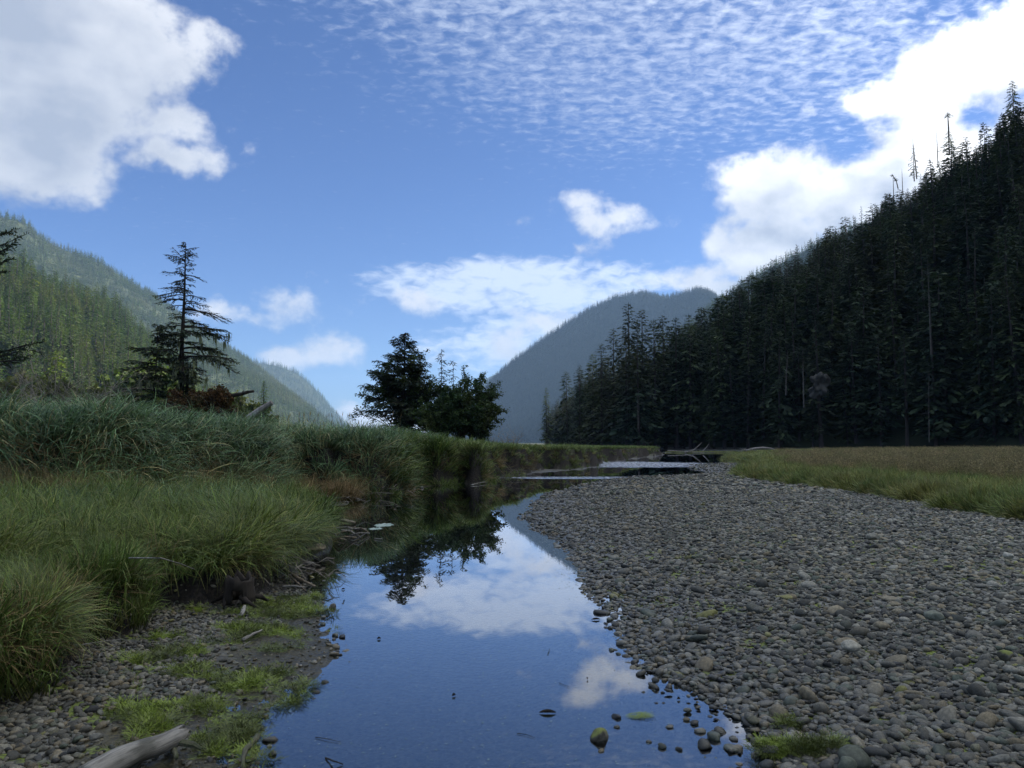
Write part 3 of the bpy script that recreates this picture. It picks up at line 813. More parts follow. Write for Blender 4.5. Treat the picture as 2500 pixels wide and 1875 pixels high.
PR_N = []; PR_F = []; PR_M = []; PR_D = []
for k, sp in enumerate(specs):
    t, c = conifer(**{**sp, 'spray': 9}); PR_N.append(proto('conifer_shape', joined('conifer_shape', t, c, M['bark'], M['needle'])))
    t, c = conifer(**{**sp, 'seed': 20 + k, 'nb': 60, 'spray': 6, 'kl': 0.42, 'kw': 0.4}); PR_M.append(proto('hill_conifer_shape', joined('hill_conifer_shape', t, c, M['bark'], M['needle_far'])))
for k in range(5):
    t, c = conifer(40 + k, nb=26, spray=3, R0=0.17 + 0.02 * (k % 3), kl=0.62, kw=0.5, ragged=0.45); PR_F.append(proto('ridge_conifer_shape', joined('ridge_conifer_shape', t, c, M['bark'], M['needle_far']))); PR_D.append(proto('shade_toned_conifer_shape', joined('shade_toned_conifer_shape', t, c, M['bark'], M['needle'])))  # PR_D: same conifers in darker needles, the mountain's shade put into the colour

rng = np.random.default_rng(5)


def rand_rs(n, hlo, hhi, lean=0.04, wv=0.2, pw=1.0):
    rot = np.stack([rng.normal(0, lean, n), rng.normal(0, lean, n), rng.random(n) * 6.283], 1)
    h = hlo + (hhi - hlo) * rng.random(n) ** pw; w = h * (1 + rng.normal(0, wv, n)).clip(0.6, 1.6)
    return rot, np.stack([w, w, h], 1)


# right hill forest
pts = hills['R'].sample(rng, 8000, back=3)
t_in = pts[:, 2]
u = pts[:, 0] / np.maximum(pts[:, 1], 1)
keep = (pts[:, 1] > -120)
keep &= ~((u > 1.1) & (rng.random(len(pts)) < 0.55))
pts = pts[keep]
# front row along the foot
fr = resample(footR, 220)[:175]; fr[:, 0] += rng.uniform(-3, 4, len(fr)); fr[:, 1] += rng.uniform(-3, 3, len(fr)); fr[:, 2] = 0.4
pts = np.concatenate([pts, fr])
n = len(pts); rot, scl = rand_rs(n, 15, 27, 0.03, 0.18)
# trees get shorter on the windy crest so that the skyline stays as in the photograph
crz = np.clip((pts[:, 2] - 15) / 60, 0, 1); f = 1.08 - 0.28 * crz; f[pts[:, 1] > 190] *= 0.88; scl *= f[:, None]
scl[-len(fr):] *= 1.0
w_, K_ = ground_z(pts[:, 0], pts[:, 1])
pts[:, 2] -= 0.3
idx = rng.integers(0, len(PR_N), n)
u = pts[:, 0] / np.maximum(pts[:, 1], 1); infr = (pts[:, 1] > 20) & (u < 0.69) & (u > -0.1)
app = np.where(infr, scl[:, 2] / np.maximum(pts[:, 1], 1), 0)
order = np.argsort(-app); pick = order[:262]; rest = order[262:]
CG = 'conifers standing on the dark right hillside'
for i in pick:
    x, y, z = pts[i]; zz = z
    px_ = x / y * F + 1250
    wh = next(t for lim, t in [(1400, 'at the far left end of the dark forest'), (1480, 'behind the tip of the left grass bank'), (1560, 'beyond the riffle'), (1640, 'across the far dark channel'), (1720, 'behind the poles on the islet'), (1800, 'between the islet poles and the fallen log'), (1900, 'above the bleached fallen log'), (1970, 'just left of the pale rock face'), (2050, 'beside the pale rock face'), (2150, 'right of the pale rock face'), (2240, 'left of the thin pale trunk'), (2320, 'around the thin pale trunk'), (2410, 'right of the thin pale trunk'), (9999, 'at the right edge of the photo')] if px_ < lim)
    rw = 'in the front row' if z < 2 else 'one row up' if z < 9 else 'low on the slope' if z < 20 else 'halfway up the slope' if z < 40 else 'high on the slope'
    sh = ['dark conifer', 'narrow dark conifer', 'broad ragged conifer', 'thin-crowned conifer', 'dense full conifer', 'bare-stemmed narrow conifer', 'wide shaggy conifer'][idx[i]]
    sz = 'tall ' if scl[i][2] > 22 else 'short ' if scl[i][2] < 17 else ''
    lb = sz + sh + ' ' + rw + ' ' + wh
    if len(lb.split()) > 13: pass
    elif y < 105 and px_ > 1900: lb += ', nearer the meadow'
    elif y > 165: lb += ', far back'
    e = empty('conifer_tree', (x, y, z), lb, 'tree', CG, rot[i][2]); e.rotation_euler = rot[i]; e.scale = scl[i]
    tm, cm = CON[idx[i]]
    obj('trunk', tm, e); obj('crown', cm, e)
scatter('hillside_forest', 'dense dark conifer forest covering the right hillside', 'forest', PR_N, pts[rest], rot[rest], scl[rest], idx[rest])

# left hills
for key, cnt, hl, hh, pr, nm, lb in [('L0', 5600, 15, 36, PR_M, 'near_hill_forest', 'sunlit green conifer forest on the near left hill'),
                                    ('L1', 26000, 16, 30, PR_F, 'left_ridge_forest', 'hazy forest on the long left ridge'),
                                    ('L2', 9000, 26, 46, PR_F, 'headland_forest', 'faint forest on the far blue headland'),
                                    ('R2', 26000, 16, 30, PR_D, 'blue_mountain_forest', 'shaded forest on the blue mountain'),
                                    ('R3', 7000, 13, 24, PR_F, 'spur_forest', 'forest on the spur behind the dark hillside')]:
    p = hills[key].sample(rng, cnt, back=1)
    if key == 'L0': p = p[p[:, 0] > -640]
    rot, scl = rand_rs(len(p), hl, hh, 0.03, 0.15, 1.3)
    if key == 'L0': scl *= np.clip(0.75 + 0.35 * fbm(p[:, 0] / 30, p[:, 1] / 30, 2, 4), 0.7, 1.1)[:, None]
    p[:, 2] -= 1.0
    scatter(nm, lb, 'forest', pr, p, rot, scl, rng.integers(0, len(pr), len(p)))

# ------------------------------------------------------------------ skyline trees and snags on the right
def hero_conifer(px, ptop, pbase, Y, seed, label, group=None, **kw):
    a = P(px, pbase, Y); b = P(px, ptop, Y); H = b.z - a.z
    t, c = conifer(seed, **{**dict(nb=130, spray=11), **kw})
    e = empty('conifer_tree', a, label, 'tree', group); e.scale = (H, H, H); e.rotation_euler.z = seed
    obj('trunk', t.mesh('conifer_trunk', M['bark']), e); obj('crown', c.mesh('conifer_crown', M['needle']), e)
    return e


hero_conifer(2478, 195, 345, 228, 61, 'tall pointed conifer at the right edge, highest on the skyline', R0=0.26, z0=0.03, nb=130, ragged=0.45, kw=0.2)
hero_conifer(2232, 352, 440, 258, 62, 'thin conifer beside a bleached spire on the ridge skyline', R0=0.20, nb=60, ragged=0.6, kw=0.2)
hero_conifer(1538, 738, 1085, 176, 63, 'broad dark conifer whose top breaks the skyline below the spur', R0=0.19, pw=.62, z0=0.03, nb=150)
hero_conifer(1572, 752, 1085, 178, 64, 'dark conifer just right of the broad one under the spur', R0=0.18, pw=.62, z0=0.03, nb=150)
hero_conifer(1652, 772, 1085, 172, 68, 'tall dark conifer on the bank above the far channel', R0=0.18, pw=.62, z0=0.03, nb=150)
hero_conifer(1530, 795, 1090, 168, 65, 'blunt broad conifer standing forward near the channel bend', R0=0.15, z0=0.03, nb=150, ragged=0.45)
hero_conifer(1850, 668, 800, 214, 69, 'spiky conifer standing out of the lower ridge line', R0=0.2, z0=0.03, nb=120, ragged=0.5)
for px_, pt_, Y_, sd_, lb_ in [(1500, 800, 182, 81, 'dense conifer at the left shoulder of the tall skyline group'), (1602, 778, 175, 82, 'full conifer filling the middle of the tall skyline group'), (1625, 768, 180, 83, 'rounded conifer right of the middle of the tall skyline group'), (1690, 765, 185, 84, 'dense conifer closing the right end of the tall skyline group'), (1448, 862, 190, 85, 'blunt conifer stepping down left of the tall skyline group'), (1385, 905, 210, 86, 'conifer on the falling skyline toward the blue mountain'), (1335, 945, 235, 87, 'small-looking conifer near the low left end of the forest'), (1470, 838, 184, 88, 'shaggy conifer leaning over the gap left of the group'), (1560, 800, 166, 89, 'front conifer below the tall skyline group'), (1415, 890, 196, 90, 'ragged conifer between the two steps of the falling skyline')]:
    hero_conifer(px_, pt_, 1088, Y_, sd_, lb_, R0=.17 + .03 * (sd_ % 3), z0=.03, nb=150, pw=.6, ragged=.45)
e = empty('tufted_conifer', P(2318, 375, 255), 'odd conifer with a bare neck and a round tuft on top', 'tree')
H = (P(2318, 272, 255) - P(2318, 375, 255)).z
t, c = conifer(66, nb=80, spray=8, R0=0.28, z0=0.0, ragged=0.45, kw=0.22)
c.v = [Vector((v.x, v.y, v.z * 0.55)) for v in c.v]
tt, c2 = conifer(67, nb=40, spray=8, R0=0.75, z0=0.1, ragged=0.3, droop=0.7, kw=0.25)
b0 = len(c.v); c.v += [Vector((v.x * 0.16, v.y * 0.16, 0.86 + v.z * 0.14)) for v in c2.v]; c.f += [tuple(i + b0 for i in f) for f in c2.f]; c.h += c2.h
t.tube([(0, 0, 0.3), (0.01, 0, 0.6), (0, 0, .95)], [.016, .013, .008], 6); t.tube([(0.01, 0, 0.6), (0.015, 0, 0.75), (0.06, 0, 0.79)], [0.004, 0.003, 0.001], 4)
e.scale = (H, H, H); obj('trunk', t.mesh('trunk', M['bark']), e); obj('crown', c.mesh('crown', M['needle']), e)


def snag(px, ptop, pbase, Y, rad, label, lean=0.0, group='bare dead trunks on the skyline', name='dead_tree', br=0, seed=1):
    a = P(px, pbase, Y); b = P(px, ptop, Y); H = b.z - a.z; rg = random.Random(seed)
    mb = MB(); mb.tube([(0, 0, -1.0), (lean * 0.3, 0, H * 0.35), (lean * 0.7, 0, H * 0.7), (lean, 0, H)], [rad * .7, rad * .55, rad * .35, rad * .1], 6)
    for i in range(br):
        z = H * rg.uniform(0.3, 0.95); an = rg.uniform(0, 6.28); L = rg.uniform(0.4, 1.4)
        mb.tube([(lean * z / H, 0, z), (lean * z / H + math.cos(an) * L, math.sin(an) * L, z - 0.1 * L)], [rad * .25, rad * .08], 3)
    o = obj(name, mb.mesh(name, M['bark_grey'])); o.location = a
    return tag(o, label, 'dead tree', group)


snag(2238, 338, 430, 256, 0.28, 'leaning bleached spire crossing a thin conifer on the ridge', -0.9, br=3, seed=1)
snag(2290, 315, 400, 256, 0.26, 'straight bare spire between the two skyline conifers', 0, seed=2)
snag(2182, 424, 475, 262, 0.2, 'short bare spire left of a bent skyline sapling', 0, seed=3)
snag(2204, 411, 470, 262, 0.2, 'small bare spire standing right of the leaning sapling', 0, seed=4)
snag(2268, 900, 1060, 96, 0.07, 'thin pale trunk low in the dark forest on the right', 0.3, 'pale dead trunks inside the forest', br=5, seed=5)
snag(2272, 620, 850, 118, 0.10, 'long grey trunk rising through the right hillside forest', 0.1, 'pale dead trunks inside the forest', br=8, seed=6)
snag(1918, 860, 950, 126, 0.14, 'grey leaning trunk left of the pale rock face', 0.5, 'pale dead trunks inside the forest', br=4, seed=7)
snag(1962, 850, 980, 124, 0.13, 'grey trunk standing just above the pale rock face', 0.1, 'pale dead trunks inside the forest', br=4, seed=8)
snag(1558, 965, 1035, 158, 0.15, 'pale trunk low among the trees by the channel', 0.0, 'pale dead trunks inside the forest', br=2, seed=9)
bm_ = MB(); rg = random.Random(4)
b0 = P(2192, 440, 262)
bm_.tube([b0 - Vector((0, 0, 3)), b0 + Vector((-0.6, 0, 0)), b0 + Vector((-2.0, 0, 2.2))], [.2, .15, .04], 5)
for i in range(60):
    s = rg.random(); p = b0 + Vector((-0.4 - 1.6 * s, 0, 2.2 * s - 0.2)); d = Vector((rg.uniform(-1, 1), rg.uniform(-1, 1), rg.uniform(-.6, .2))).normalized(); bm_.kite(p, d, d.cross(Vector((0, 0, 1))).normalized(), rg.uniform(.5, 1.1), .15)
tag(obj('bent_sapling', bm_.mesh('bent_sapling', M['needle'])), 'bent drooping sapling between two bare spires on the ridge', 'tree')

# pale rock face in the forest
def rock_mesh(name, seed, mat, sub=3, rough=0.25, flat=1.0, freq=1.3):
    import bmesh
    bm = bmesh.new(); bmesh.ops.create_icosphere(bm, subdivisions=sub, radius=1.0); off = Vector((seed * 7.1, seed * 3.3, seed * 1.7))
    rg = random.Random(seed); cuts = [(Vector((rg.gauss(0, 1), rg.gauss(0, 1), rg.gauss(0, 1))).normalized(), rg.uniform(0.62, 0.92)) for _ in range(7)]
    for v in bm.verts:
        p = v.co.copy()
        for nrm, dd in cuts:
            k = p.dot(nrm) - dd
            if k > 0: p -= nrm * k * 0.85
        p *= 1 + rough * mnoise.noise(p * freq + off)
        p.z *= flat; v.co = p
    me = bpy.data.meshes.new(name); bm.to_mesh(me); bm.free(); me.materials.append(mat)
    me.polygons.foreach_set('use_smooth', [True] * len(me.polygons)); return me


o = obj('rock_face', rock_mesh('rock_face', 77, M['far_rock'], 4, 1.1, 1, 2.2)); o.location = P(2000, 945, 128); o.scale = (1.5, .8, 1.7)
tag(o, 'pale rock face showing through the dark forest', 'rock')


# ------------------------------------------------------------------ detailed near spruces
def spruce(H, prof, nb, seed, tw=9, kl=0.22, kwid=0.035, z0=0.06, topbare=0.0, dens=1.0, trunk_r=0.16, droop=0.35, lichen=0):
    """prof: list of (height fraction, reach to the left, reach to the right) in metres"""
    rg = random.Random(seed); T = MB(); B = MB(); N = MB(); Lc = MB()
    ph = [p[0] for p in prof]; pl = [p[1] for p in prof]; pr = [p[2] for p in prof]
    T.tube([(0, 0, -0.4), (0.02, 0, H * .25), (-0.03, 0, H * .5), (0.03, 0, H * .75), (0, 0, H)], [trunk_r * 1.15, trunk_r * .85, trunk_r * .6, trunk_r * .32, 0.012], 8)
    for i in range(nb):
        f = z0 + (1 - z0) * ((i + rg.random()) / nb) ** 0.9; z = f * H
        a = rg.uniform(0, 6.283); ca = math.cos(a)
        rl = np.interp(f, ph, pl); rr = np.interp(f, ph, pr)
        r = (rr * (0.5 + 0.5 * ca) + rl * (0.5 - 0.5 * ca)) * rg.choice([1.12, 0.95, 0.75, 0.5, 0.35])
        if r < 0.08: r = 0.08
        out = Vector((ca, math.sin(a), 0)); sd = Vector((-out.y, out.x, 0))
        n = 7; rise = rg.uniform(0.0, 0.35) + (0.35 if f > 0.85 else 0); dr = droop * rg.uniform(0.6, 1.5) * (0.6 if f > 0.85 else 1); bend = rg.uniform(-.25, .25)
        pts = [Vector((0, 0, z)) + out * (r * s) + sd * (bend * r * s * s) + Vector((0, 0, r * (rise * s - dr * s * s) + 0.12 * r * max(0, s - .75))) + Vector((rg.uniform(-.02, .02), rg.uniform(-.02, .02), rg.uniform(-.02, .02))) * r for s in [k / (n - 1) for k in range(n)]]
        B.tube(pts, [0.045 * (r / 3 + .25) * (1 - k / n) + 0.006 for k in range(n)], 4, False)
        bare = f > 1 - topbare
        nt = max(3, int(tw * (0.5 + r / 2.2)))
        for k in range(nt):
            s = 0.22 + 0.78 * (k + rg.random() * .5) / nt; x = s * (n - 1); j = min(int(x), n - 2); p = pts[j].lerp(pts[j + 1], x - j)
            sg = 1 if k % 2 else -1
            tl = r * 0.42 * (1.15 - s) * rg.uniform(0.7, 1.3) + 0.12
            td = (out * 0.75 + sd * sg * rg.uniform(.5, 1.0) + Vector((0, 0, rg.uniform(-.35, .12)))).normalized()
            q = p + td * tl + Vector((0, 0, -0.12 * tl))
            B.tube([p, p.lerp(q, .5) + Vector((0, 0, .02)), q], [0.010, 0.008, 0.005], 3, False)
            m = max(2, int(tl / kl * 3.2 * dens * (0.45 if bare else 1)))
            for w in range(m):
                ss = (w + rg.random()) / m; b = p.lerp(q, ss)
                d = (td + sd * rg.uniform(-.9, .9) + Vector((0, 0, rg.uniform(-.7, .25)))).normalized()
                N.kite(b, d, d.cross(Vector((rg.uniform(-.6, .6), rg.uniform(-.6, .6), 1))).normalized(), kl * rg.uniform(.6, 1.25) * (0.7 if bare else 1), kwid * rg.uniform(.7, 1.3))
            if lichen and f < 0.62 and rg.random() < lichen:
                LL = rg.uniform(.3, 1.1)
                for _ in range(5):
                    d = Vector((rg.uniform(-.12, .12), rg.uniform(-.12, .12), -1)).normalized(); a2 = rg.uniform(0, 3.14)
                    Lc.kite(q + Vector((rg.uniform(-.1, .1), rg.uniform(-.1, .1), 0)), d, Vector((math.cos(a2), math.sin(a2), 0)), LL * rg.uniform(.5, 1), .035)
    return T, B, N, Lc


def place_spruce(name, loc, label, cat, args, rz=0, group=None, mat='needle_dark'):
    T, B, N, L = spruce(**args)
    e = empty(name, loc, label, cat, group); e.rotation_euler.z = rz
    obj('trunk', T.mesh('trunk', M['bark_dark']), e); obj('branches', B.mesh('branches', M['bark_dark']), e); obj('needles', N.mesh('needles', M[mat]), e)
    if L.v: obj('lichen', L.mesh('lichen', M['lichen']), e)
    return e


Yl = 45.0; zb = 1.25; base = P(440, 1000, Yl); base.z = zb; H = P(443, 592, Yl).z - zb; s = .2833 / F * Yl
profL = []
for y, l, r in [(395, 0, 0), (450, 50, 60), (540, 165, 140), (640, 160, 150), (740, 245, 220), (820, 330, 150), (900, 190, 320), (1000, 130, 345), (1080, 370, 350), (1180, 170, 400), (1260, 180, 450), (1400, 160, 500), (1500, 110, 480), (1640, 60, 150), (1700, 20, 60)]:
    zz = P(440, 480 + .2833 * y, Yl).z; profL.append(((zz - zb) / H, l * s + 0.05, r * s + 0.05))
profL.sort()
e = place_spruce('lone_spruce', base, 'lone ragged spruce with drooping sparse branches and hanging lichen on the grassy bank', 'tree',
                 dict(H=H, prof=profL, nb=136, seed=11, tw=12, z0=0.1, topbare=0.4, dens=1.45, trunk_r=0.20, droop=0.30, lichen=0.09))
mb = MB(); mb.tube([(0.22, 0.1, -0.3), (0.25, 0.1, 2.0), (0.32, 0.1, 3.9), (0.5, 0.1, 5.0)], [.14, .12, .09, .03], 7)
mb.tube([(0.3, 0.0, 3.4), (1.3, -0.1, 3.1), (2.0, 0, 2.4)], [.05, .04, .02], 5)
obj('second_stem', mb.mesh('second_stem', M['bark_dark']), e)
Yc = 44.0; base = P(377, 1000, Yc); base.z = 1.2; Hc = P(377, 792, Yc).z - 1.2
place_spruce('small_spruce', base, 'slender spruce with flat leafy boughs left of the lone spruce', 'tree',
             dict(H=Hc, prof=[(0, .3, .3), (.3, 1.6, 1.3), (.55, 2.1, 1.2), (.75, 1.7, 1.0), (.9, 0.9, .7), (1, .1, .1)], nb=70, seed=12, tw=11, dens=1.7, trunk_r=0.07, z0=0.28, droop=0.2, lichen=0.10))
# middle clump
base = P(985, 1080, 50); base.z = 1.1; Hm = P(998, 813, 50).z - 1.1
place_spruce('broad_spruce', base, 'broad dense spruce with a pointed top, left half of the bush clump', 'tree',
             dict(H=Hm, prof=[(0, 2.0, 1.8), (.15, 2.6, 2.0), (.3, 2.5, 2.1), (.5, 2.4, 2.0), (.68, 2.1, 1.7), (.82, 1.3, 1.2), (.93, .5, .5), (1, .06, .06)], nb=175, seed=13, tw=11, dens=1.5, kl=.2, kwid=.04, trunk_r=0.20, z0=0.02, droop=0.08))
base = P(1076, 1080, 50.5); base.z = 1.1; H2 = P(1080, 852, 50.5).z - 1.1
place_spruce('thin_spruce', base, 'thin see-through spruce in the middle of the bush clump', 'tree',
             dict(H=H2, prof=[(0, .9, .9), (.5, .95, .9), (.8, .6, .6), (1, .08, .08)], nb=50, seed=14, tw=6, trunk_r=.06), 0, 'thin spruces in the bush clump')
base = P(1105, 1080, 50.2); base.z = 1.1; H2 = P(1106, 880, 50.2).z - 1.1
place_spruce('thin_spruce', base, 'shorter thin spruce right of the taller thin one in the clump', 'tree',
             dict(H=H2, prof=[(0, .7, .7), (.5, .75, .7), (.8, .5, .5), (1, .08, .08)], nb=42, seed=15, tw=6, trunk_r=.05), 0, 'thin spruces in the bush clump')
# spruce outside the left edge, its bough tips hang into view
T, B, N, L = spruce(6.5, [(0, .8, .8), (.5, 1.0, 1.0), (1, .1, .1)], 60, 16, 8, .13, .012, .15, 0, 1.3, .12, .2)


def bough(tip, root, seed, nt=12):
    rg = random.Random(seed); pts = [root.lerp(tip, k / 7) + Vector((0, 0, -0.12 * math.sin(k / 7 * 3.1))) for k in range(8)]
    B.tube(pts, [.022 * (1 - k / 8) + .004 for k in range(8)], 5, False)
    dr = (tip - root).normalized()
    for k in range(nt):
        s = 0.45 + .55 * (k + .5) / nt; p = root.lerp(tip, s) + Vector((0, 0, -0.12 * math.sin(s * 3.1)))
        d = (dr + Vector((rg.uniform(-.2, .5), rg.uniform(-.7, .7), rg.uniform(-.5, .7)))).normalized(); q = p + d * rg.uniform(.12, .3)
        B.tube([p, q], [.005, .003], 3, False)
        for w in range(16):
            b = p.lerp(q, (w + .5) / 15); n1 = (d * .6 + Vector((rg.gauss(0, 1), rg.gauss(0, 1), rg.gauss(0, 1))).normalized() * .7).normalized()
            N.kite(b, n1, n1.cross(Vector((.3, 1, .2))).normalized(), .045, .008)


t0 = Vector((-7.5, 9.0, 0.6))
for (px, py, rz_, sd_) in [(22, 566, 3.55, 1), (18, 592, 3.4, 2), (20, 606, 3.3, 3), (12, 638, 3.0, 4), (66, 840, 2.15, 5), (40, 858, 2.1, 6), (52, 878, 2.4, 7)]:
    bough(P(px, py, 9.0) - t0, Vector((0, 0, rz_)) + Vector((0, 0, -.2)), sd_, 14)
e = empty('edge_spruce', t0, 'spruce just outside the left edge with needle-covered bough tips reaching into view', 'tree')
obj('trunk', T.mesh('trunk', M['bark_dark']), e); obj('branches', B.mesh('branches', M['bark_dark']), e); obj('needles', N.mesh('needles', M['needle_dark']), e)


# ------------------------------------------------------------------ broadleaf bushes
def bush(Rx, Hh, nst, nleaf, seed, lw=0.045, lean=0.0, spread=1.0, bare=0.15, shell=0.5):
    rg = random.Random(seed); S = MB(); Lf = MB()
    for i in range(nst):
        a = rg.uniform(0, 6.283); L = rg.uniform(.65, 1.0); rx = Rx * rg.uniform(.25, 1.0) * spread
        pts = []
        for k in range(8):
            s = k / 7
            pts.append(Vector((math.cos(a) * rx * s ** 1.3 + lean * s * Hh, math.sin(a) * rx * s ** 1.3, Hh * L * (1 - (1 - s) ** 1.5) * (1 - 0.35 * (rx / max(Rx, .1)) ** 2 * s))) + Vector((rg.uniform(-.06, .06), rg.uniform(-.06, .06), rg.uniform(-.04, .04))) * Rx * .5)
        S.tube(pts, [.035 * (1 - s / 8) + .005 for s in range(8)], 4, False)
        for k in range(14):
            s = rg.uniform(bare, 1.0) ** .7; x = s * 7; j = min(int(x), 6); p = pts[j].lerp(pts[j + 1], x - j)
            d = Vector((rg.gauss(0, 1), rg.gauss(0, 1), rg.gauss(.3, .8))).normalized(); tl = Rx * rg.uniform(.12, .34) * (1.2 - s * .6)
            q = p + d * tl; S.tube([p, q], [.008, .004], 3, False)
            for w in range(max(2, nleaf // (nst * 14))):
                b = p.lerp(q, rg.random()) + Vector((rg.gauss(0, .07), rg.gauss(0, .07), rg.gauss(0, .07)))
                n1 = Vector((rg.gauss(0, 1), rg.gauss(0, 1), rg.gauss(-.2, .6))).normalized()
                Lf.kite(b, n1, n1.cross(Vector((rg.uniform(-1, 1), rg.uniform(-1, 1), .5))).normalized(), lw * 2.1 * rg.uniform(.7, 1.3), lw)
    return S, Lf


def place_bush(name, loc, label, cat, a, mat='leaf', stem='bark_dark', group=None):
    S, Lf = bush(**a); e = empty(name, loc, label, cat, group)
    obj('stems', S.mesh('stems', M[stem]), e); obj('leaves', Lf.mesh('leaves', M[mat]), e); return e


def at(px, Y, z): p = P(px, 1080, Y); p.z = z; return p


place_bush('alder_bush', at(1125, 49, 1.0), 'rounded leafy alder on the right side of the bush clump', 'bush', dict(Rx=2.8, Hh=4.9, nst=44, nleaf=17000, seed=21, lw=.055))
place_bush('alder_bush', at(1075, 48, 0.95), 'low dense dark shrub in front of the thin spruces', 'bush', dict(Rx=2.3, Hh=3.6, nst=36, nleaf=13000, seed=22, lw=.055))
place_bush('alder_bush', at(1150, 50.5, 1.0), 'tall wispy alder shoots rising behind the rounded alder', 'bush', dict(Rx=2.2, Hh=6.0, nst=22, nleaf=4600, seed=23, bare=.4, lw=.05))
place_bush('alder_bush', at(975, 51.5, 1.1), 'loose leafy shoots arching out left of the broad spruce', 'bush', dict(Rx=3.6, Hh=5.2, nst=34, nleaf=6000, seed=24, bare=.45, lw=.055))
place_bush('alder_bush', at(995, 50.5, 1.1), 'leafy stems wrapped round the broad spruce', 'bush', dict(Rx=2.9, Hh=7.0, nst=34, nleaf=8500, seed=25, bare=.35, lw=.055))
place_bush('alder_bush', at(1172, 49.5, .95), 'outer leafy alder at the right end of the bush clump', 'bush', dict(Rx=2.2, Hh=3.7, nst=32, nleaf=10000, seed=27, lw=.05))
place_bush('alder_bush', at(1060, 51.5, 1.0), 'leafy shrub filling the gap behind the thin spruces', 'bush', dict(Rx=1.6, Hh=3.2, nst=20, nleaf=5200, seed=26))

# root mound under the lone spruce
place_bush('rusty_bush', at(455, 42, 1.3), 'rust-brown undergrowth mound at the foot of the lone spruce', 'bush', dict(Rx=1.9, Hh=3.3, nst=44, nleaf=15000, seed=31, lw=.06, bare=.05), 'leaf_rust')
place_bush('rusty_bush', at(515, 41.5, 1.3), 'dark tangled brush right of the lone spruce trunk', 'bush', dict(Rx=1.4, Hh=3.6, nst=34, nleaf=9000, seed=32, lw=.05, bare=.1), 'leaf_rust')
place_bush('leafy_shrub', at(590, 41, 1.2), 'green shrub hanging over the bank right of the dead limb', 'bush', dict(Rx=1.2, Hh=1.3, nst=16, nleaf=2200, seed=33, lw=.05), 'leaf')
mb = MB(); pl = [P(510, 955, 42), P(545, 966, 42), P(565, 967, 42), P(590, 962, 42), P(620, 955, 42)]
pl2 = []
for a_, b_ in zip(pl, pl[1:]): pl2 += [a_, a_.lerp(b_, .5) + Vector((0, 0, .03))]
pl2.append(pl[-1]); q0 = pl2[0].copy()
mb.tube([p - q0 for p in pl2], [.17, .16, .15, .13, .12, .11, .10, .09, .07], 7); mb.tube([pl[3] - q0, pl[3] - q0 + Vector((.1, 0, .2))], [.05, .02], 4)
o = obj('dead_limb', mb.mesh('dead_limb', M['bark_dark'])); o.location = q0; tag(o, 'black crooked dead limb sticking out right of the lone spruce', 'branch')
mb = MB(); a_ = P(605, 1022, 30); b_ = P(664, 982, 30)
mb.tube([Vector((0, 0, 0)), (b_ - a_) * .5 + Vector((0, 0, .02)), b_ - a_], [.13, .12, .09], 8)
o = obj('leaning_log', mb.mesh('leaning_log', M['bark_pale'])); o.location = a_; tag(o, 'flaky pale log end slanting up out of the tall grass', 'log')

# yellowish trees and bare shrubs behind the tall grass on the left
rg = random.Random(8)
GB = 'yellow green bushes behind the tall grass'
for k in range(34):
    px = rg.uniform(-60, 640); Y = rg.uniform(70, 150)
    nm = ['golden bush', 'rounded yellow green bush', 'thin pale green bush'][k % 3]
    zone_ = 'behind the bare twigs at the left edge' if px < 200 else 'left of the slender spruce' if px < 380 else 'behind the lone spruce' if px < 500 else 'beyond the dead limb'
    if k < 4: BU = bush(2.2, 3.4, 18, 3600, 60 + k, lw=.10); BUS = globals().setdefault('BUS', []); BUS.append((BU[0].mesh('stems', M['twig']), BU[1].mesh('leaves', M['leaf_gold'])))
    e = empty('golden_bush', at(px, Y, 1.0), nm + ' ' + zone_ + (', nearer row' if Y < 95 else ', middle row' if Y < 125 else ', farthest row'), 'bush', GB, rg.uniform(0, 6)); sc_ = rg.uniform(.75, 1.15) * Y * (.026 if px < 420 else .017); e.scale = (sc_, sc_, sc_ * rg.uniform(.8, 1.3))
    st, lf = BUS[k % 4]; obj('stems', st, e); obj('leaves', lf, e)
GT = 'sunlit young conifers behind the tall grass'
for k in range(30):
    px = rg.uniform(-80, 700); Y = rg.uniform(110, 230)
    e = empty('young_conifer', at(px, Y, 0.9), ['pale green young conifer', 'dull green spiky conifer', 'small bright conifer'][k % 3] + ' on the flat ' + ('behind the bare twigs' if px < 250 else 'behind the lone spruce' if px < 480 else 'beyond the dead limb and leaning log') + (', nearer row' if Y < 150 else ', middle row' if Y < 190 else ', farthest row'), 'tree', GT, rg.uniform(0, 6))
    hh = rg.uniform(8, 19) * (1 if px < 420 else .6); e.scale = (hh * 1.2, hh * 1.2, hh); q = rg.randrange(7)
    if 'FARC' not in globals():
        FARC = []
        for (tm, cm) in CON: c2 = cm.copy(); c2.materials.clear(); c2.materials.append(M['needle_far']); FARC.append((tm, c2))
    obj('trunk', FARC[q][0], e); obj('crown', FARC[q][1], e)


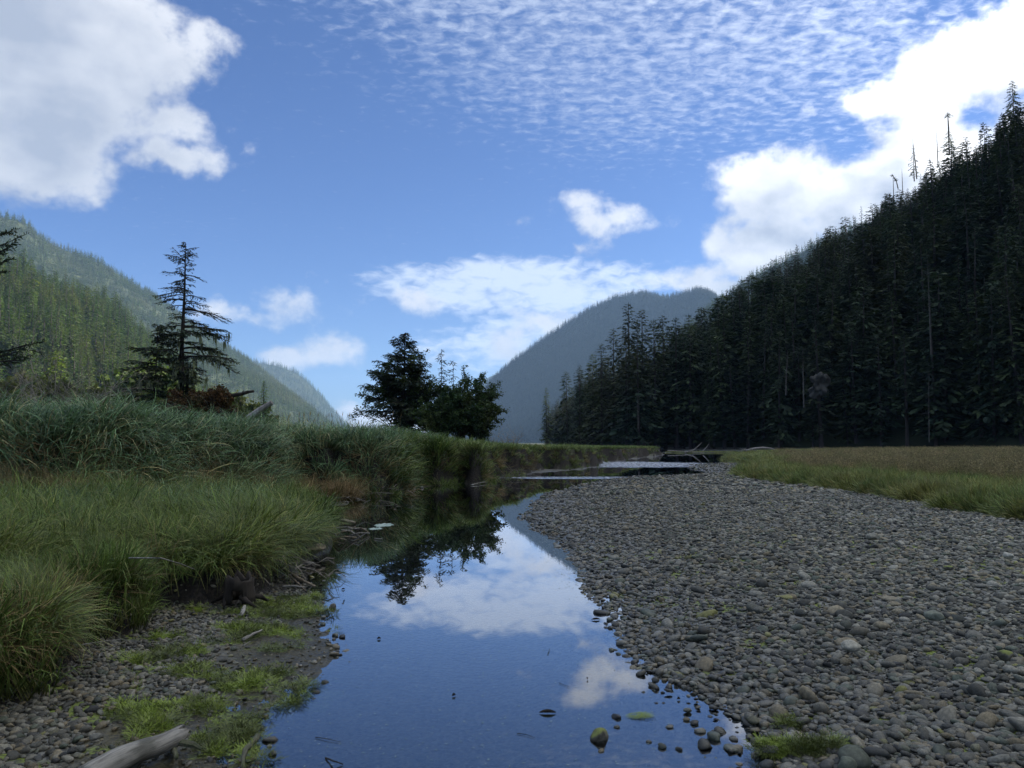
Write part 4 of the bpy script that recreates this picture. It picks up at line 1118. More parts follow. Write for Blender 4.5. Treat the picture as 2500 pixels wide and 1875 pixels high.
def bare_shrub(seed, H, n=7):
    rg = random.Random(seed); mb = MB()

    def grow(p, d, L, r, lv):
        pts = [p]; dd = d.copy()
        for k in range(5):
            dd = (dd + Vector((rg.uniform(-.3, .3), rg.uniform(-.3, .3), rg.uniform(-.12, .1)))).normalized(); pts.append(pts[-1] + dd * L / 5)
        mb.tube(pts, [r * (1 - .6 * k / 5) for k in range(6)], 4, False)
        if lv > 0:
            for _ in range(3):
                j = rg.randint(2, 5); nd = (dd + Vector((rg.uniform(-1, 1), rg.uniform(-1, 1), rg.uniform(-.3, .6)))).normalized(); grow(pts[j], nd, L * rg.uniform(.4, .65), r * .5, lv - 1)
    for i in range(n):
        a = rg.uniform(0, 6.28); grow(Vector((math.cos(a) * .1, math.sin(a) * .1, 0)), Vector((math.cos(a) * .6, math.sin(a) * .6, 1)).normalized(), H * rg.uniform(.6, 1), .03, 3)
    return mb


bs = [(10, 30, 'bare twiggy shrub at the far left edge above the grass'), (75, 33, 'bare grey shrub with one tall hooked stem'), (125, 31, 'pale bleached twigs spreading above the grass'), (165, 34, 'low bare shrub with curling grey twigs'), (205, 32, 'thin grey twigs left of the slender spruce'), (250, 36, 'faint bare shrub before the dark conifer gap'), (1248, 60, 'small leafless shrub on the far bank right of the clump'), (1215, 62, 'tiny bare twigs beside the right alder')]
for k, (px, Y, lb) in enumerate(bs):
    o = obj('bare_shrub', bare_shrub(70 + k, [3.4, 4.0, 3.3, 3.0, 3.3, 2.8, 1.5, 1.2][k]).mesh('bare_shrub', M['twig'])); o.location = at(px, Y, 1.25 if px < 900 else .9); tag(o, lb, 'shrub', 'leafless shrubs')


# ------------------------------------------------------------------ grass
def clump(seed, n, L, wid, droop, rad, segs=5, stiff=0.5, hang=False):
    rg = random.Random(seed); mb = MB()
    for i in range(n):
        a = rg.uniform(0, 6.283); r0 = rad * math.sqrt(rg.random()); p = Vector((math.cos(a) * r0, math.sin(a) * r0, -0.03))
        b = a + rg.uniform(-.9, .9); out = Vector((math.cos(b), math.sin(b), 0)); sd = Vector((-out.y, out.x, 0)); sd = (sd + out * rg.uniform(-.5, .5)).normalized()
        l = L * rg.uniform(.55, 1.1); th = rg.uniform(.05, .4); dr = droop * rg.uniform(.5, 1.4)
        pts = [p.copy()]
        for k in range(segs):
            s = (k + 1) / segs; an = th + dr * s * s * 1.6; st = l / segs
            pts.append(pts[-1] + (out * math.sin(an) + Vector((0, 0, math.cos(an)))) * st)
        mb.quadstrip(pts, wid * rg.uniform(.7, 1.3), sd)
    return mb


def protos(nm, mat, cnt, **kw): return [proto(nm, clump(100 + k, **kw).mesh(nm, M[mat])) for k in range(cnt)]


PS = protos('sedge_clump', 'sedge', 8, n=13, L=1.12, wid=.0105, droop=1.2, rad=.15, segs=7)
PFN = protos('fine_clump', 'fine', 8, n=26, L=.52, wid=.0042, droop=1.0, rad=.11, segs=4)
PSH = protos('short_clump', 'short', 5, n=26, L=.42, wid=.008, droop=.8, rad=.16, segs=4)
PMD = protos('meadow_clump', 'meadow', 5, n=34, L=.42, wid=.006, droop=.55, rad=.17, segs=3)
PDD = protos('dead_clump', 'dead', 6, n=18, L=.80, wid=.0070, droop=.9, rad=.12, segs=5)
PAL = protos('algae_clump', 'algae', 5, n=44, L=.085, wid=.0016, droop=2.6, rad=.07, segs=4)


def seedclump(seed):
    rg = random.Random(seed); mb = MB()
    for i in range(16):
        a = rg.uniform(0, 6.283); r0 = .16 * math.sqrt(rg.random()); p = Vector((math.cos(a) * r0, math.sin(a) * r0, 0)); l = rg.uniform(.42, .68); t = Vector((rg.uniform(-.16, .16), rg.uniform(-.16, .16), l))
        mb.quadstrip([p, p + t * .5, p + t], .003, Vector((1, 0, 0)))
        for w in range(7):
            q = p + t * rg.uniform(.68, 1.0); d = Vector((rg.uniform(-1, 1), rg.uniform(-1, 1), rg.uniform(.2, 1))).normalized(); mb.kite(q, d, d.cross(Vector((0, 1, .2))).normalized(), .06, .006, 1)
    return mb


PSE = [proto('seed_clump', seedclump(k).mesh('seed_clump', M['seedgrass'])) for k in range(4)]


def near_samples(n, u0, u1, y0, y1, pw=2.0):
    """points spread over a wedge of ground, denser close by"""
    r = rng.random(n); e = 1 - pw * 0.5
    y = (y0 ** e + r * (y1 ** e - y0 ** e)) ** (1 / e) if abs(e) > 1e-6 else y0 * (y1 / y0) ** r
    return (u0 + (u1 - u0) * rng.random(n)) * y, y


def edge_out(x, y, poly):
    h = .05; d0 = seg_dist(x, y, poly, True); gx = seg_dist(x + h, y, poly, True) - d0; gy = seg_dist(x, y + h, poly, True) - d0
    return np.arctan2(-gy, -gx)


def tilt_rot(az_, tilt, n):
    """euler XYZ that spins at random and then tips by `tilt` towards azimuth az_"""
    out = np.zeros((n, 3)); sp = rng.random(n) * 6.283
    for i in range(n):
        ax = Vector((-math.sin(az_[i]), math.cos(az_[i]), 0)); m = Matrix.Rotation(tilt[i], 3, ax) @ Matrix.Rotation(sp[i], 3, 'Z'); out[i] = m.to_euler()[:]
    return out


def put(name, label, cat, pr, x, y, z, rot, h, w=None):
    n = len(x); w = h if w is None else w
    scatter(name, label, cat, pr, np.stack([x, y, z], 1), rot, np.stack([w, w, h], 1), rng.integers(0, len(pr), n))


# tall sedge on the upper terrace
x, y = near_samples(46000, -1.05, -.02, 8, 48, 2.2); z, K = ground_z(x, y)
ok = (K['tu'] > -0.03) & ((x / y * F + 1250) < 1010 + 90 * rng.random(len(x))) & (y < 44) & (rng.random(len(x)) < np.clip(1.25 - .07 * K['tu'], .22, 1))
x, y, z = x[ok], y[ok], z[ok]; n = len(x)
hs = (.80 + .35 * rng.random(n)) * np.interp(x / y * F + 1250, [0, 500, 700, 1000, 1100], [1.0, .96, .92, .95, .7])
hs *= 0.80 + 0.42 * fbm(x * 0.8, y * 0.8, 3, 64)
edge = K['tu'][ok] < .5; az_ = edge_out(x, y, TU); tl = np.where(edge, rng.uniform(.2, .9, n), rng.uniform(0, .25, n)); az_ = np.where(edge, az_, rng.random(n) * 6.28)
put('tall_sedge', 'long drooping blue green sedge covering the high left bank', 'grass', PS, x, y, z, tilt_rot(az_, tl, n), hs)
print('sedge', n)
# sedge seed stalks against the sky
mb = MB(); rg = random.Random(3)
for k in range(60):
    px = rg.choice([rg.uniform(690, 880), rg.uniform(690, 880), rg.uniform(0, 1000)]); p = at(px, rg.uniform(28, 36), 1.4); l = rg.uniform(1.05, 1.55); t = Vector((rg.uniform(-.2, .2), 0, l))
    mb.tube([p, p + t * .6, p + t], [.007, .005, .003], 3, False); mb.kite(p + t * .85, (t.normalized() + Vector((rg.uniform(-.2, .2), 0, 0))).normalized(), Vector((1, 0, 0)), .24, .012)
tag(obj('seed_stalks', mb.mesh('seed_stalks', M['dead'])), 'thin dry seed stalks standing above the grass against the sky', 'grass', None, 'stuff')

# dead grass hanging over both bank edges
x, y = near_samples(90000, -1.0, .22, 8, 75, 2.1); z, K = ground_z(x, y)
tu = K['tu']; ok = (tu > np.where(x / y * F + 1250 > 1020, .12, -.02)) & (tu < .34) & (rng.random(len(x)) < np.clip(.35 + 2.2 * (fbm(x * 1.1, y * 1.1, 2, 90) - .4), .12, 1)); x, y, z, tu = x[ok], y[ok], z[ok], tu[ok]; n = len(x); print('hang', n)
put('hanging_dead_grass', 'brown dead grass hanging over the edge of the upper bank', 'grass', PDD, x, y, z + .02, tilt_rot(edge_out(x, y, TU), rng.uniform(.8, 1.9, n), n), rng.uniform(.6, 1.15, n) * np.interp(y, [12, 30, 60], [1.1, .95, .75]))
x, y = near_samples(60000, -1.0, -.2, 8, 26, 2.1); z, K = ground_z(x, y)
tu = K['tu']; ok = (tu > -.75) & (tu < .1) & (fbm(x * .9, y * .9, 2, 190) > .42) & (rng.random(len(x)) < .8); x, y, z = x[ok], y[ok], z[ok]; n = len(x); print('standing', n)
put('standing_dead_grass', 'brown dead stems standing between the high bank and the low terrace', 'grass', PDD, x, y, z, tilt_rot(edge_out(x, y, TU), rng.uniform(.0, .7, n), n), rng.uniform(.55, 1.25, n) , rng.uniform(.6, .9, n))
x, y = near_samples(9000, -1.0, -.2, 6, 20, 2.1); z, K = ground_z(x, y)
ok = (K['tu'] < 0) & (K['tu'] > -3.5) & (K['lt'] > .3) & (fbm(x * .8, y * .8, 2, 191) > .52); x, y, z = x[ok], y[ok], z[ok]; n = len(x); print('mixed', n)
put('mixed_sedge', 'scattered darker sedge tufts rising out of the low terrace', 'grass', PS, x, y, z, rand_rs(n, 1, 1, .3)[0], rng.uniform(.35, .7, n), rng.uniform(.5, .8, n))
# green skirts lower on the face
x, y = near_samples(60000, -1.0, .22, 8, 75, 2.1); z, K = ground_z(x, y); tu = K['tu']; ok = (tu > -.35) & (tu < .2) & (fbm(x * .9, y * .9, 2, 91) > np.where(x / y * F + 1250 > 1020, .60, .47)); x, y, z = x[ok], y[ok], z[ok]; n = len(x); print('skirt', n)
put('bank_face_grass', 'green grass tufts growing on the steep face of the upper bank', 'grass', PSH, x, y, z, tilt_rot(edge_out(x, y, TU), rng.uniform(.3, 1.2, n), n), rng.uniform(.7, 1.3, n), rng.uniform(.8, 1.1, n))

# fine grass on the lower terrace
x, y = near_samples(42000, -1.1, -.2, 2.6, 15.5, 1.4); z, K = ground_z(x, y)
ok = (K['lt'] > .16 + .25 * (fbm(x * 2, y * 2, 2, 66) - .4)) & (K['tu'] < .15); x, y, z, lt = x[ok], y[ok], z[ok], K['lt'][ok]; n = len(x); print('fine', n)
edge = lt < .5; az_ = np.where(edge, edge_out(x, y, LT), rng.normal(-.35, 1.2, n)); tl = np.where(edge, rng.uniform(.1, .85, n), rng.uniform(.05, .95, n))
hs = (.35 + 1.1 * fbm(x * 1.6, y * 1.6, 3, 61)) * rng.uniform(.7, 1.2, n) * np.clip(y / 7.5, .62, 1)
put('fine_grass', 'soft yellow green grass covering the low terrace at left', 'grass', PFN, x, y, z, tilt_rot(az_, tl, n), hs * 1.15, hs * 1.25)
x, y = near_samples(24000, -1.1, -.2, 2.6, 15.5, 1.4); z, K = ground_z(x, y); lt = K['lt']; ok = (lt > .10) & (lt < .32) & (K['tu'] < 0) & (rng.random(len(x)) < np.clip(.3 + 2.5 * (fbm(x * 1.7, y * 1.7, 2, 95) - .42), .05, 1)); x, y, z = x[ok], y[ok], z[ok]; n = len(x); print('lowhang', n)
put('low_dead_grass', 'straw-brown grass hanging over the edge of the low terrace', 'grass', PDD, x, y, z, tilt_rot(edge_out(x, y, LT), rng.uniform(.7, 1.7, n), n), rng.uniform(.3, .6, n))
# broad green tussocks in the near left corner
x, y = near_samples(5200, -.8, -.28, 3.4, 7.5, 1.0); z, K = ground_z(x, y); ok = (K['lt'] > .0) & (fbm(x * 1.3, y * 1.3, 2, 33) > .52); x, y, z = x[ok], y[ok], z[ok]; n = len(x); print('tus', n)
put('green_tussocks', 'brighter green grass tussocks in the near left corner', 'grass', PSH, x, y, z, rand_rs(n, 1, 1, .25)[0], rng.uniform(.8, 1.25, n), rng.uniform(.5, .8, n))

# shorter grass on the far part of the left bank
x, y = near_samples(42000, -.35, .25, 24, 150, 1.6); z, K = ground_z(x, y)
ok = (K['tu'] > .16) & ((x / y * F + 1250) > 960) & (rng.random(len(x)) < np.clip(1.3 - .06 * K['tu'], .3, 1)); x, y, z, tu = x[ok], y[ok], z[ok], K['tu'][ok]; n = len(x); print('short', n)
az_ = np.where(tu < .5, edge_out(x, y, TU), rng.random(n) * 6.28); tl = np.where(tu < .5, rng.uniform(.1, .7, n), rng.uniform(0, .3, n)); h = rng.uniform(.8, 1.3, n) * np.interp(x / y * F + 1250, [960, 1120, 1250, 1600], [1.9, 1.2, .9, .85])
put('bank_grass', 'bright short grass along the far end of the left bank', 'grass', PSH, x, y, z, tilt_rot(az_, tl, n), h, h * 1.2)

# meadow on the right
x, y = near_samples(70000, .2, .95, 9, 135, 1.7); z, K = ground_z(x, y)
ok = (K['md'] > -.05) & K['right']; x, y, z, md = x[ok], y[ok], z[ok], K['md'][ok]; n = len(x); print('meadow', n)
az_ = np.where(md < .5, edge_out(x, y, MD), rng.random(n) * 6.28); tl = np.where(md < .5, rng.uniform(.2, 1.0, n), rng.uniform(0, .4, n)); h = rng.uniform(.7, 1.2, n) * np.clip(1.1 - (y - 60) / 160, .6, 1.1)
put('meadow_grass', 'green grass of the flat meadow beyond the gravel', 'grass', PMD, x, y, z, tilt_rot(az_, tl, n), h, h * np.clip(y / 28, 1, 2.6))
x, y = near_samples(30000, .3, .95, 16, 95, 1.7); z, K = ground_z(x, y)
uu = x / y; ok = (K['md'] > 2.5) & K['right'] & (uu > .34) & (fbm(x * .13, y * .13, 3, 71) + np.clip((uu - .42) * .9, -.1, .2) + np.clip((y - 22) / 60, -.1, .12) > .50) & (rng.random(len(x)) < .22)
x, y, z = x[ok], y[ok], z[ok]; n = len(x); print('seed', n); h = rng.uniform(.75, 1.15, n)
put('seeding_grass', 'tan seeding grass heads over the back of the meadow', 'grass', PSE, x, y, z, rand_rs(n, 1, 1, .12)[0], h, h * np.clip(y / 26, 1, 2.2))
x, y = near_samples(2500, .2, .3, 100, 130, 2); z, K = ground_z(x, y); ok = K['isl'] > .1; x, y, z = x[ok], y[ok], z[ok]; n = len(x)
put('islet_grass', 'thin grass on the low mud islet in the far channel', 'grass', PMD, x, y, z, rand_rs(n, 1, 1, .1)[0], np.full(n, .35), np.full(n, 1.5))

# algae mats
x, y = near_samples(42000, -.5, -.18, 3.4, 8.8, 1.0); z, K = ground_z(x, y); ok = (algae_mask(x, y) * rng.random(len(x)) > .62) & (K['lt'] < -.08) & (K['w'] < .12); x, y, z = x[ok], y[ok], z[ok]; n = len(x); print('algae', n)
put('green_algae', 'bright green algae mats on the muddy left shore', 'algae', PAL, x, y, z, rand_rs(n, 1, 1, .5)[0], rng.uniform(.04, .10, n), rng.uniform(.6, 1.1, n))
x, y = near_samples(6000, .2, .55, 3.9, 4.5, 1.0); z, K = ground_z(x, y); c1 = G(1960, 1845); c2 = G(1925, 1780); ok = (np.hypot((x - c1[0]) / .26, (y - c1[1]) / .07) < rng.uniform(.5, 1.1, len(x))) | (np.hypot((x - c2[0]) / .06, (y - c2[1]) / .03) < 1); x, y, z = x[ok], y[ok], np.maximum(z[ok], .02) + .02; n = len(x)
put('shore_algae', 'dark green algae strands among the stones at the near right shore', 'algae', PAL, x, y, z, rand_rs(n, 1, 1, .5)[0], rng.uniform(.15, .35, n), rng.uniform(.5, .9, n))

# ------------------------------------------------------------------ stones
SP = [rock_mesh('stone', 200 + k, M['stone'], 2, .16 + .12 * (k % 2), [.55, .62, .5, .7, .58, .66, .45, .75][k % 8], 1.1) for k in range(12)]
SA = [rock_mesh('stone', 300 + k, M['stone_dry'], 2, .3, .7, 1.6) for k in range(6)]
PSP = [proto('stone_shape', m) for m in SP]; PSA = [proto('stone_shape', m) for m in SA]


def stones(n, u0, u1, y0, y1, pw, smin, smax, sel, sink=.25, skew=2.6):
    x, y = near_samples(n, u0, u1, y0, y1, pw); z, K = ground_z(x, y); ok = sel(x, y, K); x, y, z = x[ok], y[ok], z[ok]; n = len(x)
    r = smin + (smax - smin) * rng.random(n) ** skew
    sx = r * rng.uniform(.85, 1.5, n); sy = r * rng.uniform(.75, 1.1, n); sz = r * rng.uniform(.7, 1.15, n)
    rot = np.stack([rng.normal(0, .28, n), rng.normal(0, .28, n), rng.random(n) * 6.283], 1)
    return np.stack([x, y, z + sz * (.55 - sink)], 1), rot, np.stack([sx, sy, sz], 1)


bar = lambda x, y, K: K['right'] & (K['w'] < np.where(y < 5.5, .03, .15)) & (K['md'] < .25)
A = stones(34000, -.05, .95, 3.3, 9, 1.2, .009, .037, bar, .25, 2.8); B_ = stones(60000, -.12, .95, 8.5, 24, 1.3, .012, .045, bar, .25, 2.6); C_ = stones(30000, -.05, .9, 22, 62, 1.5, .028, .085, bar)
D_ = stones(1900, -.05, .85, 3.3, 30, 1.3, .036, .080, bar, .3, 3)
pts = np.concatenate([A[0], B_[0], C_[0], D_[0]]); rot = np.concatenate([A[1], B_[1], C_[1], D_[1]]); scl = np.concatenate([A[2], B_[2], C_[2], D_[2]])
print('stones', len(pts))
u = pts[:, 0] / pts[:, 1]; vis = (u < .665) & (pts[:, 1] > 3.95) & (u > 0)
app = np.where(vis, scl[:, 0] * scl[:, 2] / pts[:, 1] ** 2, 0); order = np.argsort(-app); pk = order[:290]; rs_ = order[290:]
bar_o = ground
for i in pk:
    o = bpy.data.objects.new('stone', SP[rng.integers(0, 12)]); sc.collection.objects.link(o); o.parent = bar_o; o.location = pts[i]; o.rotation_euler = rot[i]; o.scale = scl[i]
scatter('gravel', 'grey and olive river cobbles covering the gravel bar', 'gravel', PSP, pts[rs_], rot[rs_], scl[rs_], rng.integers(0, 12, len(rs_)))
# submerged and shore stones
wet = lambda x, y, K: (y > 5.2) & (K['w'] > -.1) & (K['w'] < .1 + 1.3 * (fbm(x * 1.5, y * 1.5, 2, 55) - .25)) & K['right'] & (y < 30)
q = stones(4200, -.1, .6, 3.2, 12, 1.2, .012, .045, wet, .45)
scatter('submerged_gravel', 'half-sunk stones along the water edge of the gravel bar', 'gravel', PSP, *q, rng.integers(0, 12, len(q[0])))
wet2 = lambda x, y, K: K['right'] & (K['w'] > 0) & (K['w'] < .9) & (rng.random(len(x)) < np.clip(1.0 - K['w'] * 1.1, .05, 1) ** 1.5) & (x / y > .16)
q = stones(420, .14, .4, 3.5, 5.6, 1.0, .010, .042, wet2, .1); q[0][:, 2] += rng.uniform(-.01, .03, len(q[0]))
scatter('shallow_stones', 'loose stones scattered in the bright shallows at the near right shore', 'gravel', PSP, *q, rng.integers(0, 12, len(q[0])))
wetl = lambda x, y, K: (~K['right']) & (K['w'] > -.15) & (K['w'] < .25) & (rng.random(len(x)) < np.where(y < 9, .25, .6))
q = stones(5200, -.35, .2, 3.6, 70, 1.6, .012, .05, wetl, .4); q[2][:] *= np.clip(q[0][:, 1:2] / 16, .8, 2.2)
scatter('left_shore_pebbles', 'pebbles along the foot of the left bank', 'gravel', PSA, *q, rng.integers(0, 6, len(q[0])))
# angular pebbles under the low terrace
pebf = lambda x, y, K: (~K['right']) & (K['lt'] < .06) & (K['w'] < 0) & (rng.random(len(x)) < sstep(1.1, .35, -K['lt'] + (fbm(x * 1.5, y * 1.5, 3, 77) - .5) * .9) * (1 - .8 * algae_mask(x, y)))
q = stones(22000, -.75, -.15, 3.2, 9.6, 1.0, .007, .027, pebf, .2, 1.6); print('peb', len(q[0]))
q[2][:] *= np.interp(q[0][:, 1:2], [3.5, 5, 7], [1.35, 1.1, .95])
scatter('bank_pebbles', 'angular grey pebbles spilled along the foot of the low terrace', 'gravel', PSA, *q, rng.integers(0, 6, len(q[0])))
mudp = lambda x, y, K: (~K['right']) & (K['lt'] < -.1) & (K['w'] < .05)
q = stones(2600, -.6, -.15, 3.4, 9, 1.0, .005, .018, mudp, .2, 1.6)
scatter('mud_pebbles', 'small pebbles strewn over the dark mud of the left shore', 'gravel', PSA, *q, rng.integers(0, 6, len(q[0])))
mudc = [proto('mud_lump', rock_mesh('mud_lump', 400 + k, M['terrain'], 2, .6, .45, 2.2)) for k in range(3)]

# ------------------------------------------------------------------ single stones
def lone(px, py, wpx, label, mat=None, flat=1.0, z=0.0, hfrac=.6, seed=None, asp=1.0, name='river_stone', cat='stone'):
    c = G(px, py, z); r = wpx / 2 / F * c[1]
    me = rock_mesh('river_stone', seed or int(px), mat or M['stone'], 3, .22, .7 * flat, 1.2)
    o = obj(name, me); o.location = (c[0], c[1], z + r * .12); o.scale = (r, r * .8, r * hfrac * 1.4); o.rotation_euler.z = (px * 7) % 3; return tag(o, label, cat)


lone(1465, 1803, 52, 'mossy brown rock standing in the water near the bottom', M['moss_rock'], hfrac=.85, name='mossy_rock')
lone(1505, 1752, 26, 'round brown stone in the water beside the floating green weed')
lone(1506, 1776, 15, 'small dark stone just below the round brown one')
lone(813, 1484, 20, 'single pointed brown stone standing in the water at left', hfrac=.9)
lone(768, 1459, 14, 'small reddish stone near the left water edge')
lone(788, 1525, 18, 'dark stone touching the left mud point')
lone(790, 1508, 14, 'flat grey stone just off the left mud point')
lone(818, 1553, 20, 'tan stone, left one of the pair off the mud point')
lone(836, 1556, 22, 'tan stone, right one of the pair off the mud point')
lone(815, 1561, 12, 'small grey stone below the tan pair')
lone(716, 1669, 14, 'dark pebble in the water by the left shore notch')
lone(664, 1722, 10, 'tiny dark pebble off the left shore')
lone(665, 1842, 26, 'rounded brown stone in water at the bottom left')
lone(657, 1823, 14, 'small dark stone behind the rounded brown one at bottom left')
lone(1696, 1767, 26, 'flat olive stone in shallow water, left of the shore')
lone(1720, 1822, 48, 'broad grey stone in the shallows near the bottom')
lone(1745, 1802, 42, 'smooth tan stone in the shallows above the broad grey one')
lone(1710, 1787, 28, 'pale greenish stone in the shallows')
lone(1635, 1776, 20, 'flat half-sunk stone in open water')
lone(1616, 1824, 26, 'pale half-sunk stone in open water near the bottom')
lone(1584, 1812, 14, 'small yellowish stone in open water')
lone(1800, 1832, 34, 'dark rock at the edge of the bright shallows')
lone(1790, 1805, 24, 'black rock in the bright shallows')
lone(1828, 1802, 26, 'rounded black rock by the shore stones')
lone(1835, 1760, 22, 'dark stone where the gravel meets bright water')
lone(1855, 1840, 34, 'brown rock beside the bright shallows')
lone(1658, 1830, 20, 'dark sunken stone left of the pale cluster')
lone(1468, 1834, 18, 'pale pebble just under the water below the mossy rock')
lone(1580, 1574, 24, 'dark wet stone at the gravel edge midway')
lone(1493, 1588, 15, 'single small stone off the gravel edge')
lone(1520, 1572, 20, 'flat dark stone off the gravel edge')
lone(1548, 1618, 18, 'dark stone in the water by the gravel edge')
lone(1568, 1630, 16, 'round wet stone by the gravel edge')
lone(1612, 1645, 28, 'grey rounded stone standing in the water by the gravel edge', hfrac=.9)
lone(2077, 1580, 64, 'large rounded boulder half buried in the gravel', z=.2, hfrac=.42)
lone(1952, 1498, 32, 'pale tan cobble on the gravel', z=.2)
lone(1853, 1490, 30, 'rounded grey cobble near the gravel middle', z=.2)
lone(2070, 1870, 46, 'speckled grey boulder at the bottom edge of the gravel', z=.15, hfrac=.8)
lone(2280, 1505, 46, 'dark angular block on the gravel', z=.25)
lone(2455, 1602, 44, 'mossy rounded cobble at the right edge', M['moss_rock'], z=.25)
lone(2315, 1388, 24, 'yellow green stone on the gravel', M['moss_rock'], z=.25)
lone(1840, 1226, 22, 'dark boulder on the far gravel', z=.25)
lone(2130, 1312, 30, 'black stone on the far right gravel', z=.28)
lone(2462, 1358, 28, 'black cobble near the right edge of the gravel', z=.28)
lone(325, 1866, 44, 'smooth pale stone lying beside the driftwood log', z=.05, hfrac=.8)
lone(340, 1633, 26, 'pale angular stone among the bank pebbles', z=.12)
lone(175, 1834, 26, 'squared grey stone in the lower left corner', z=.12)
lone(200, 1828, 22, 'rounded grey stone right of the squared one', z=.12)
lone(234, 1800, 30, 'brown angular rock in the lower left pebbles', z=.12)
lone(88, 1820, 26, 'pale flat stone near the lower left corner', z=.13)
lone(1030, 1192, 14, 'pale stone at the foot of the upper bank')
lone(1010, 1196, 14, 'tan stone beside the pale one at the upper bank foot')

# ------------------------------------------------------------------ driftwood
def stick(name, label, pts, rad, mat='drift', z=.03, n=7, rough=.15, seed=1, cat='driftwood', group=None):
    rg = random.Random(seed); P3 = [Vector((*G(px, py, zz), zz)) for px, py, zz in pts]; c = P3[0].copy(); L = []
    for a, b in zip(P3, P3[1:]):
        for k in range(4): L.append(a.lerp(b, k / 4))
    L.append(P3[-1]); tot = len(L) - 1
    v = [p - c + (Vector((rg.gauss(0, 1), rg.gauss(0, 1), rg.gauss(0, .5))) * rad * .12 if 0 < i < tot else Vector()) for i, p in enumerate(L)]
    d = (v[-1] - v[0]); yaw = math.atan2(d.y, d.x); rot = Matrix.Rotation(-yaw, 3, 'Z'); v = [rot @ p for p in v]
    mb = MB(); mb.tube(v, [rad * (1 - .45 * i / tot) * rg.uniform(1 - rough, 1 + rough) for i in range(tot + 1)], n)
    o = obj(name, mb.mesh(name, M[mat], True)); o.location = c; o.rotation_euler.z = yaw
    return tag(o, label, cat, group)


o = empty('driftwood_log', (*G(205, 1905, .09), .09), 'weathered grey driftwood log lying in the lower left corner', 'log')
mb = MB(); a_ = Vector((*G(205, 1905, .09), .09)); b_ = Vector((*G(440, 1788, .11), .11)); d_ = b_ - a_; L_ = d_.length; rg = random.Random(5)
for k in range(1): pass
rings = 26; nn = 20; rr = .056
for i in range(rings + 1):
    s = i / rings; r = rr * (1.1 - .28 * s)
    for k in range(nn):
        an = 2 * math.pi * k / nn; gro = 1 - .06 * max(0, math.sin(an * 5 + .5 * math.sin(s * 9))) - .05 * mnoise.noise(Vector((s * 6, math.cos(an) * 2, math.sin(an) * 2)))
        xx = s * L_ * 1.0 + (rg.uniform(-.03, .035) if i == rings else 0)
        mb.v.append(Vector((xx, math.cos(an) * r * gro, math.sin(an) * r * gro + .015 * math.sin(s * 5)))); mb.h.append(s)
for i in range(rings):
    for k in range(nn): k2 = (k + 1) % nn; mb.f.append((i * nn + k, i * nn + k2, (i + 1) * nn + k2, (i + 1) * nn + k))
mb.f.append(tuple(range(nn))[::-1]); cb = len(mb.v); mb.v.append(Vector((L_ * .985, 0, 0))); mb.h.append(1)
for k in range(nn): mb.f.append((rings * nn + k, rings * nn + (k + 1) % nn, cb))
lg = obj('log_trunk', mb.mesh('log_trunk', M['drift'], True), o); o.rotation_euler = (0, -math.asin(d_.z / L_), math.atan2(d_.y, d_.x))
mb = MB(); mb.tube([(L_ * .93, -.03, -.03), (L_ * 1.0, -.09, -.05), (L_ * 1.02, -.13, -.07)], [.02, .016, .008], 6); obj('branch_stub', mb.mesh('branch_stub', M['drift_moss']), o)

stick('mossy_stick', 'mossy curved stick lying at the water edge in the lower left', [(628, 1798, .03), (600, 1830, .05), (592, 1875, .04)], .018, 'drift_moss', seed=2)
stick('mossy_stick', 'short mossy stick beside the end of the driftwood log', [(418, 1815, .05), (430, 1850, .06)], .018, 'drift_moss', seed=3)
stick('driftwood_stick', 'pale splintered stick on the dark mud', [(592, 1562, .05), (618, 1548, .07), (640, 1538, .08)], .014, 'drift', seed=4)
stick('driftwood_stick', 'thin broken twig below the splintered stick', [(594, 1576, .04), (612, 1566, .06)], .007, 'drift', seed=5)
stick('driftwood_stick', 'grey branch lying below the terrace tip', [(585, 1414, .12), (615, 1408, .13), (652, 1404, .13)], .022, 'drift_tan', seed=6)
stick('driftwood_branch', 'long brown branch running from the bank to the water', [(690, 1388, .12), (725, 1410, .08), (770, 1432, .03)], .024, 'drift_tan', seed=7)
stick('driftwood_branch', 'forked thin branch under the long brown one', [(700, 1400, .06), (725, 1422, .05), (746, 1442, .02)], .013, 'drift_tan', seed=8)
stick('driftwood_branch', 'flat pale branch at the green algae edge', [(688, 1432, .04), (715, 1430, .05), (745, 1434, .03)], .014, 'drift', seed=9)
stick('bleached_twig', 'long bleached twig arching out of the low grass', [(315, 1362, .72), (390, 1362, .74), (440, 1376, .60), (475, 1390, .45)], .006, 'drift', seed=10, n=5)
stick('bleached_twig', 'thin curved twig standing against the bank pebbles', [(303, 1428, .35), (325, 1452, .25), (333, 1474, .12)], .005, 'drift', seed=12, n=5)
stick('bleached_twig', 'straight thin straw lying across the pebbles', [(200, 1574, .3), (250, 1566, .28), (300, 1560, .2)], .004, 'drift', seed=13, n=5)
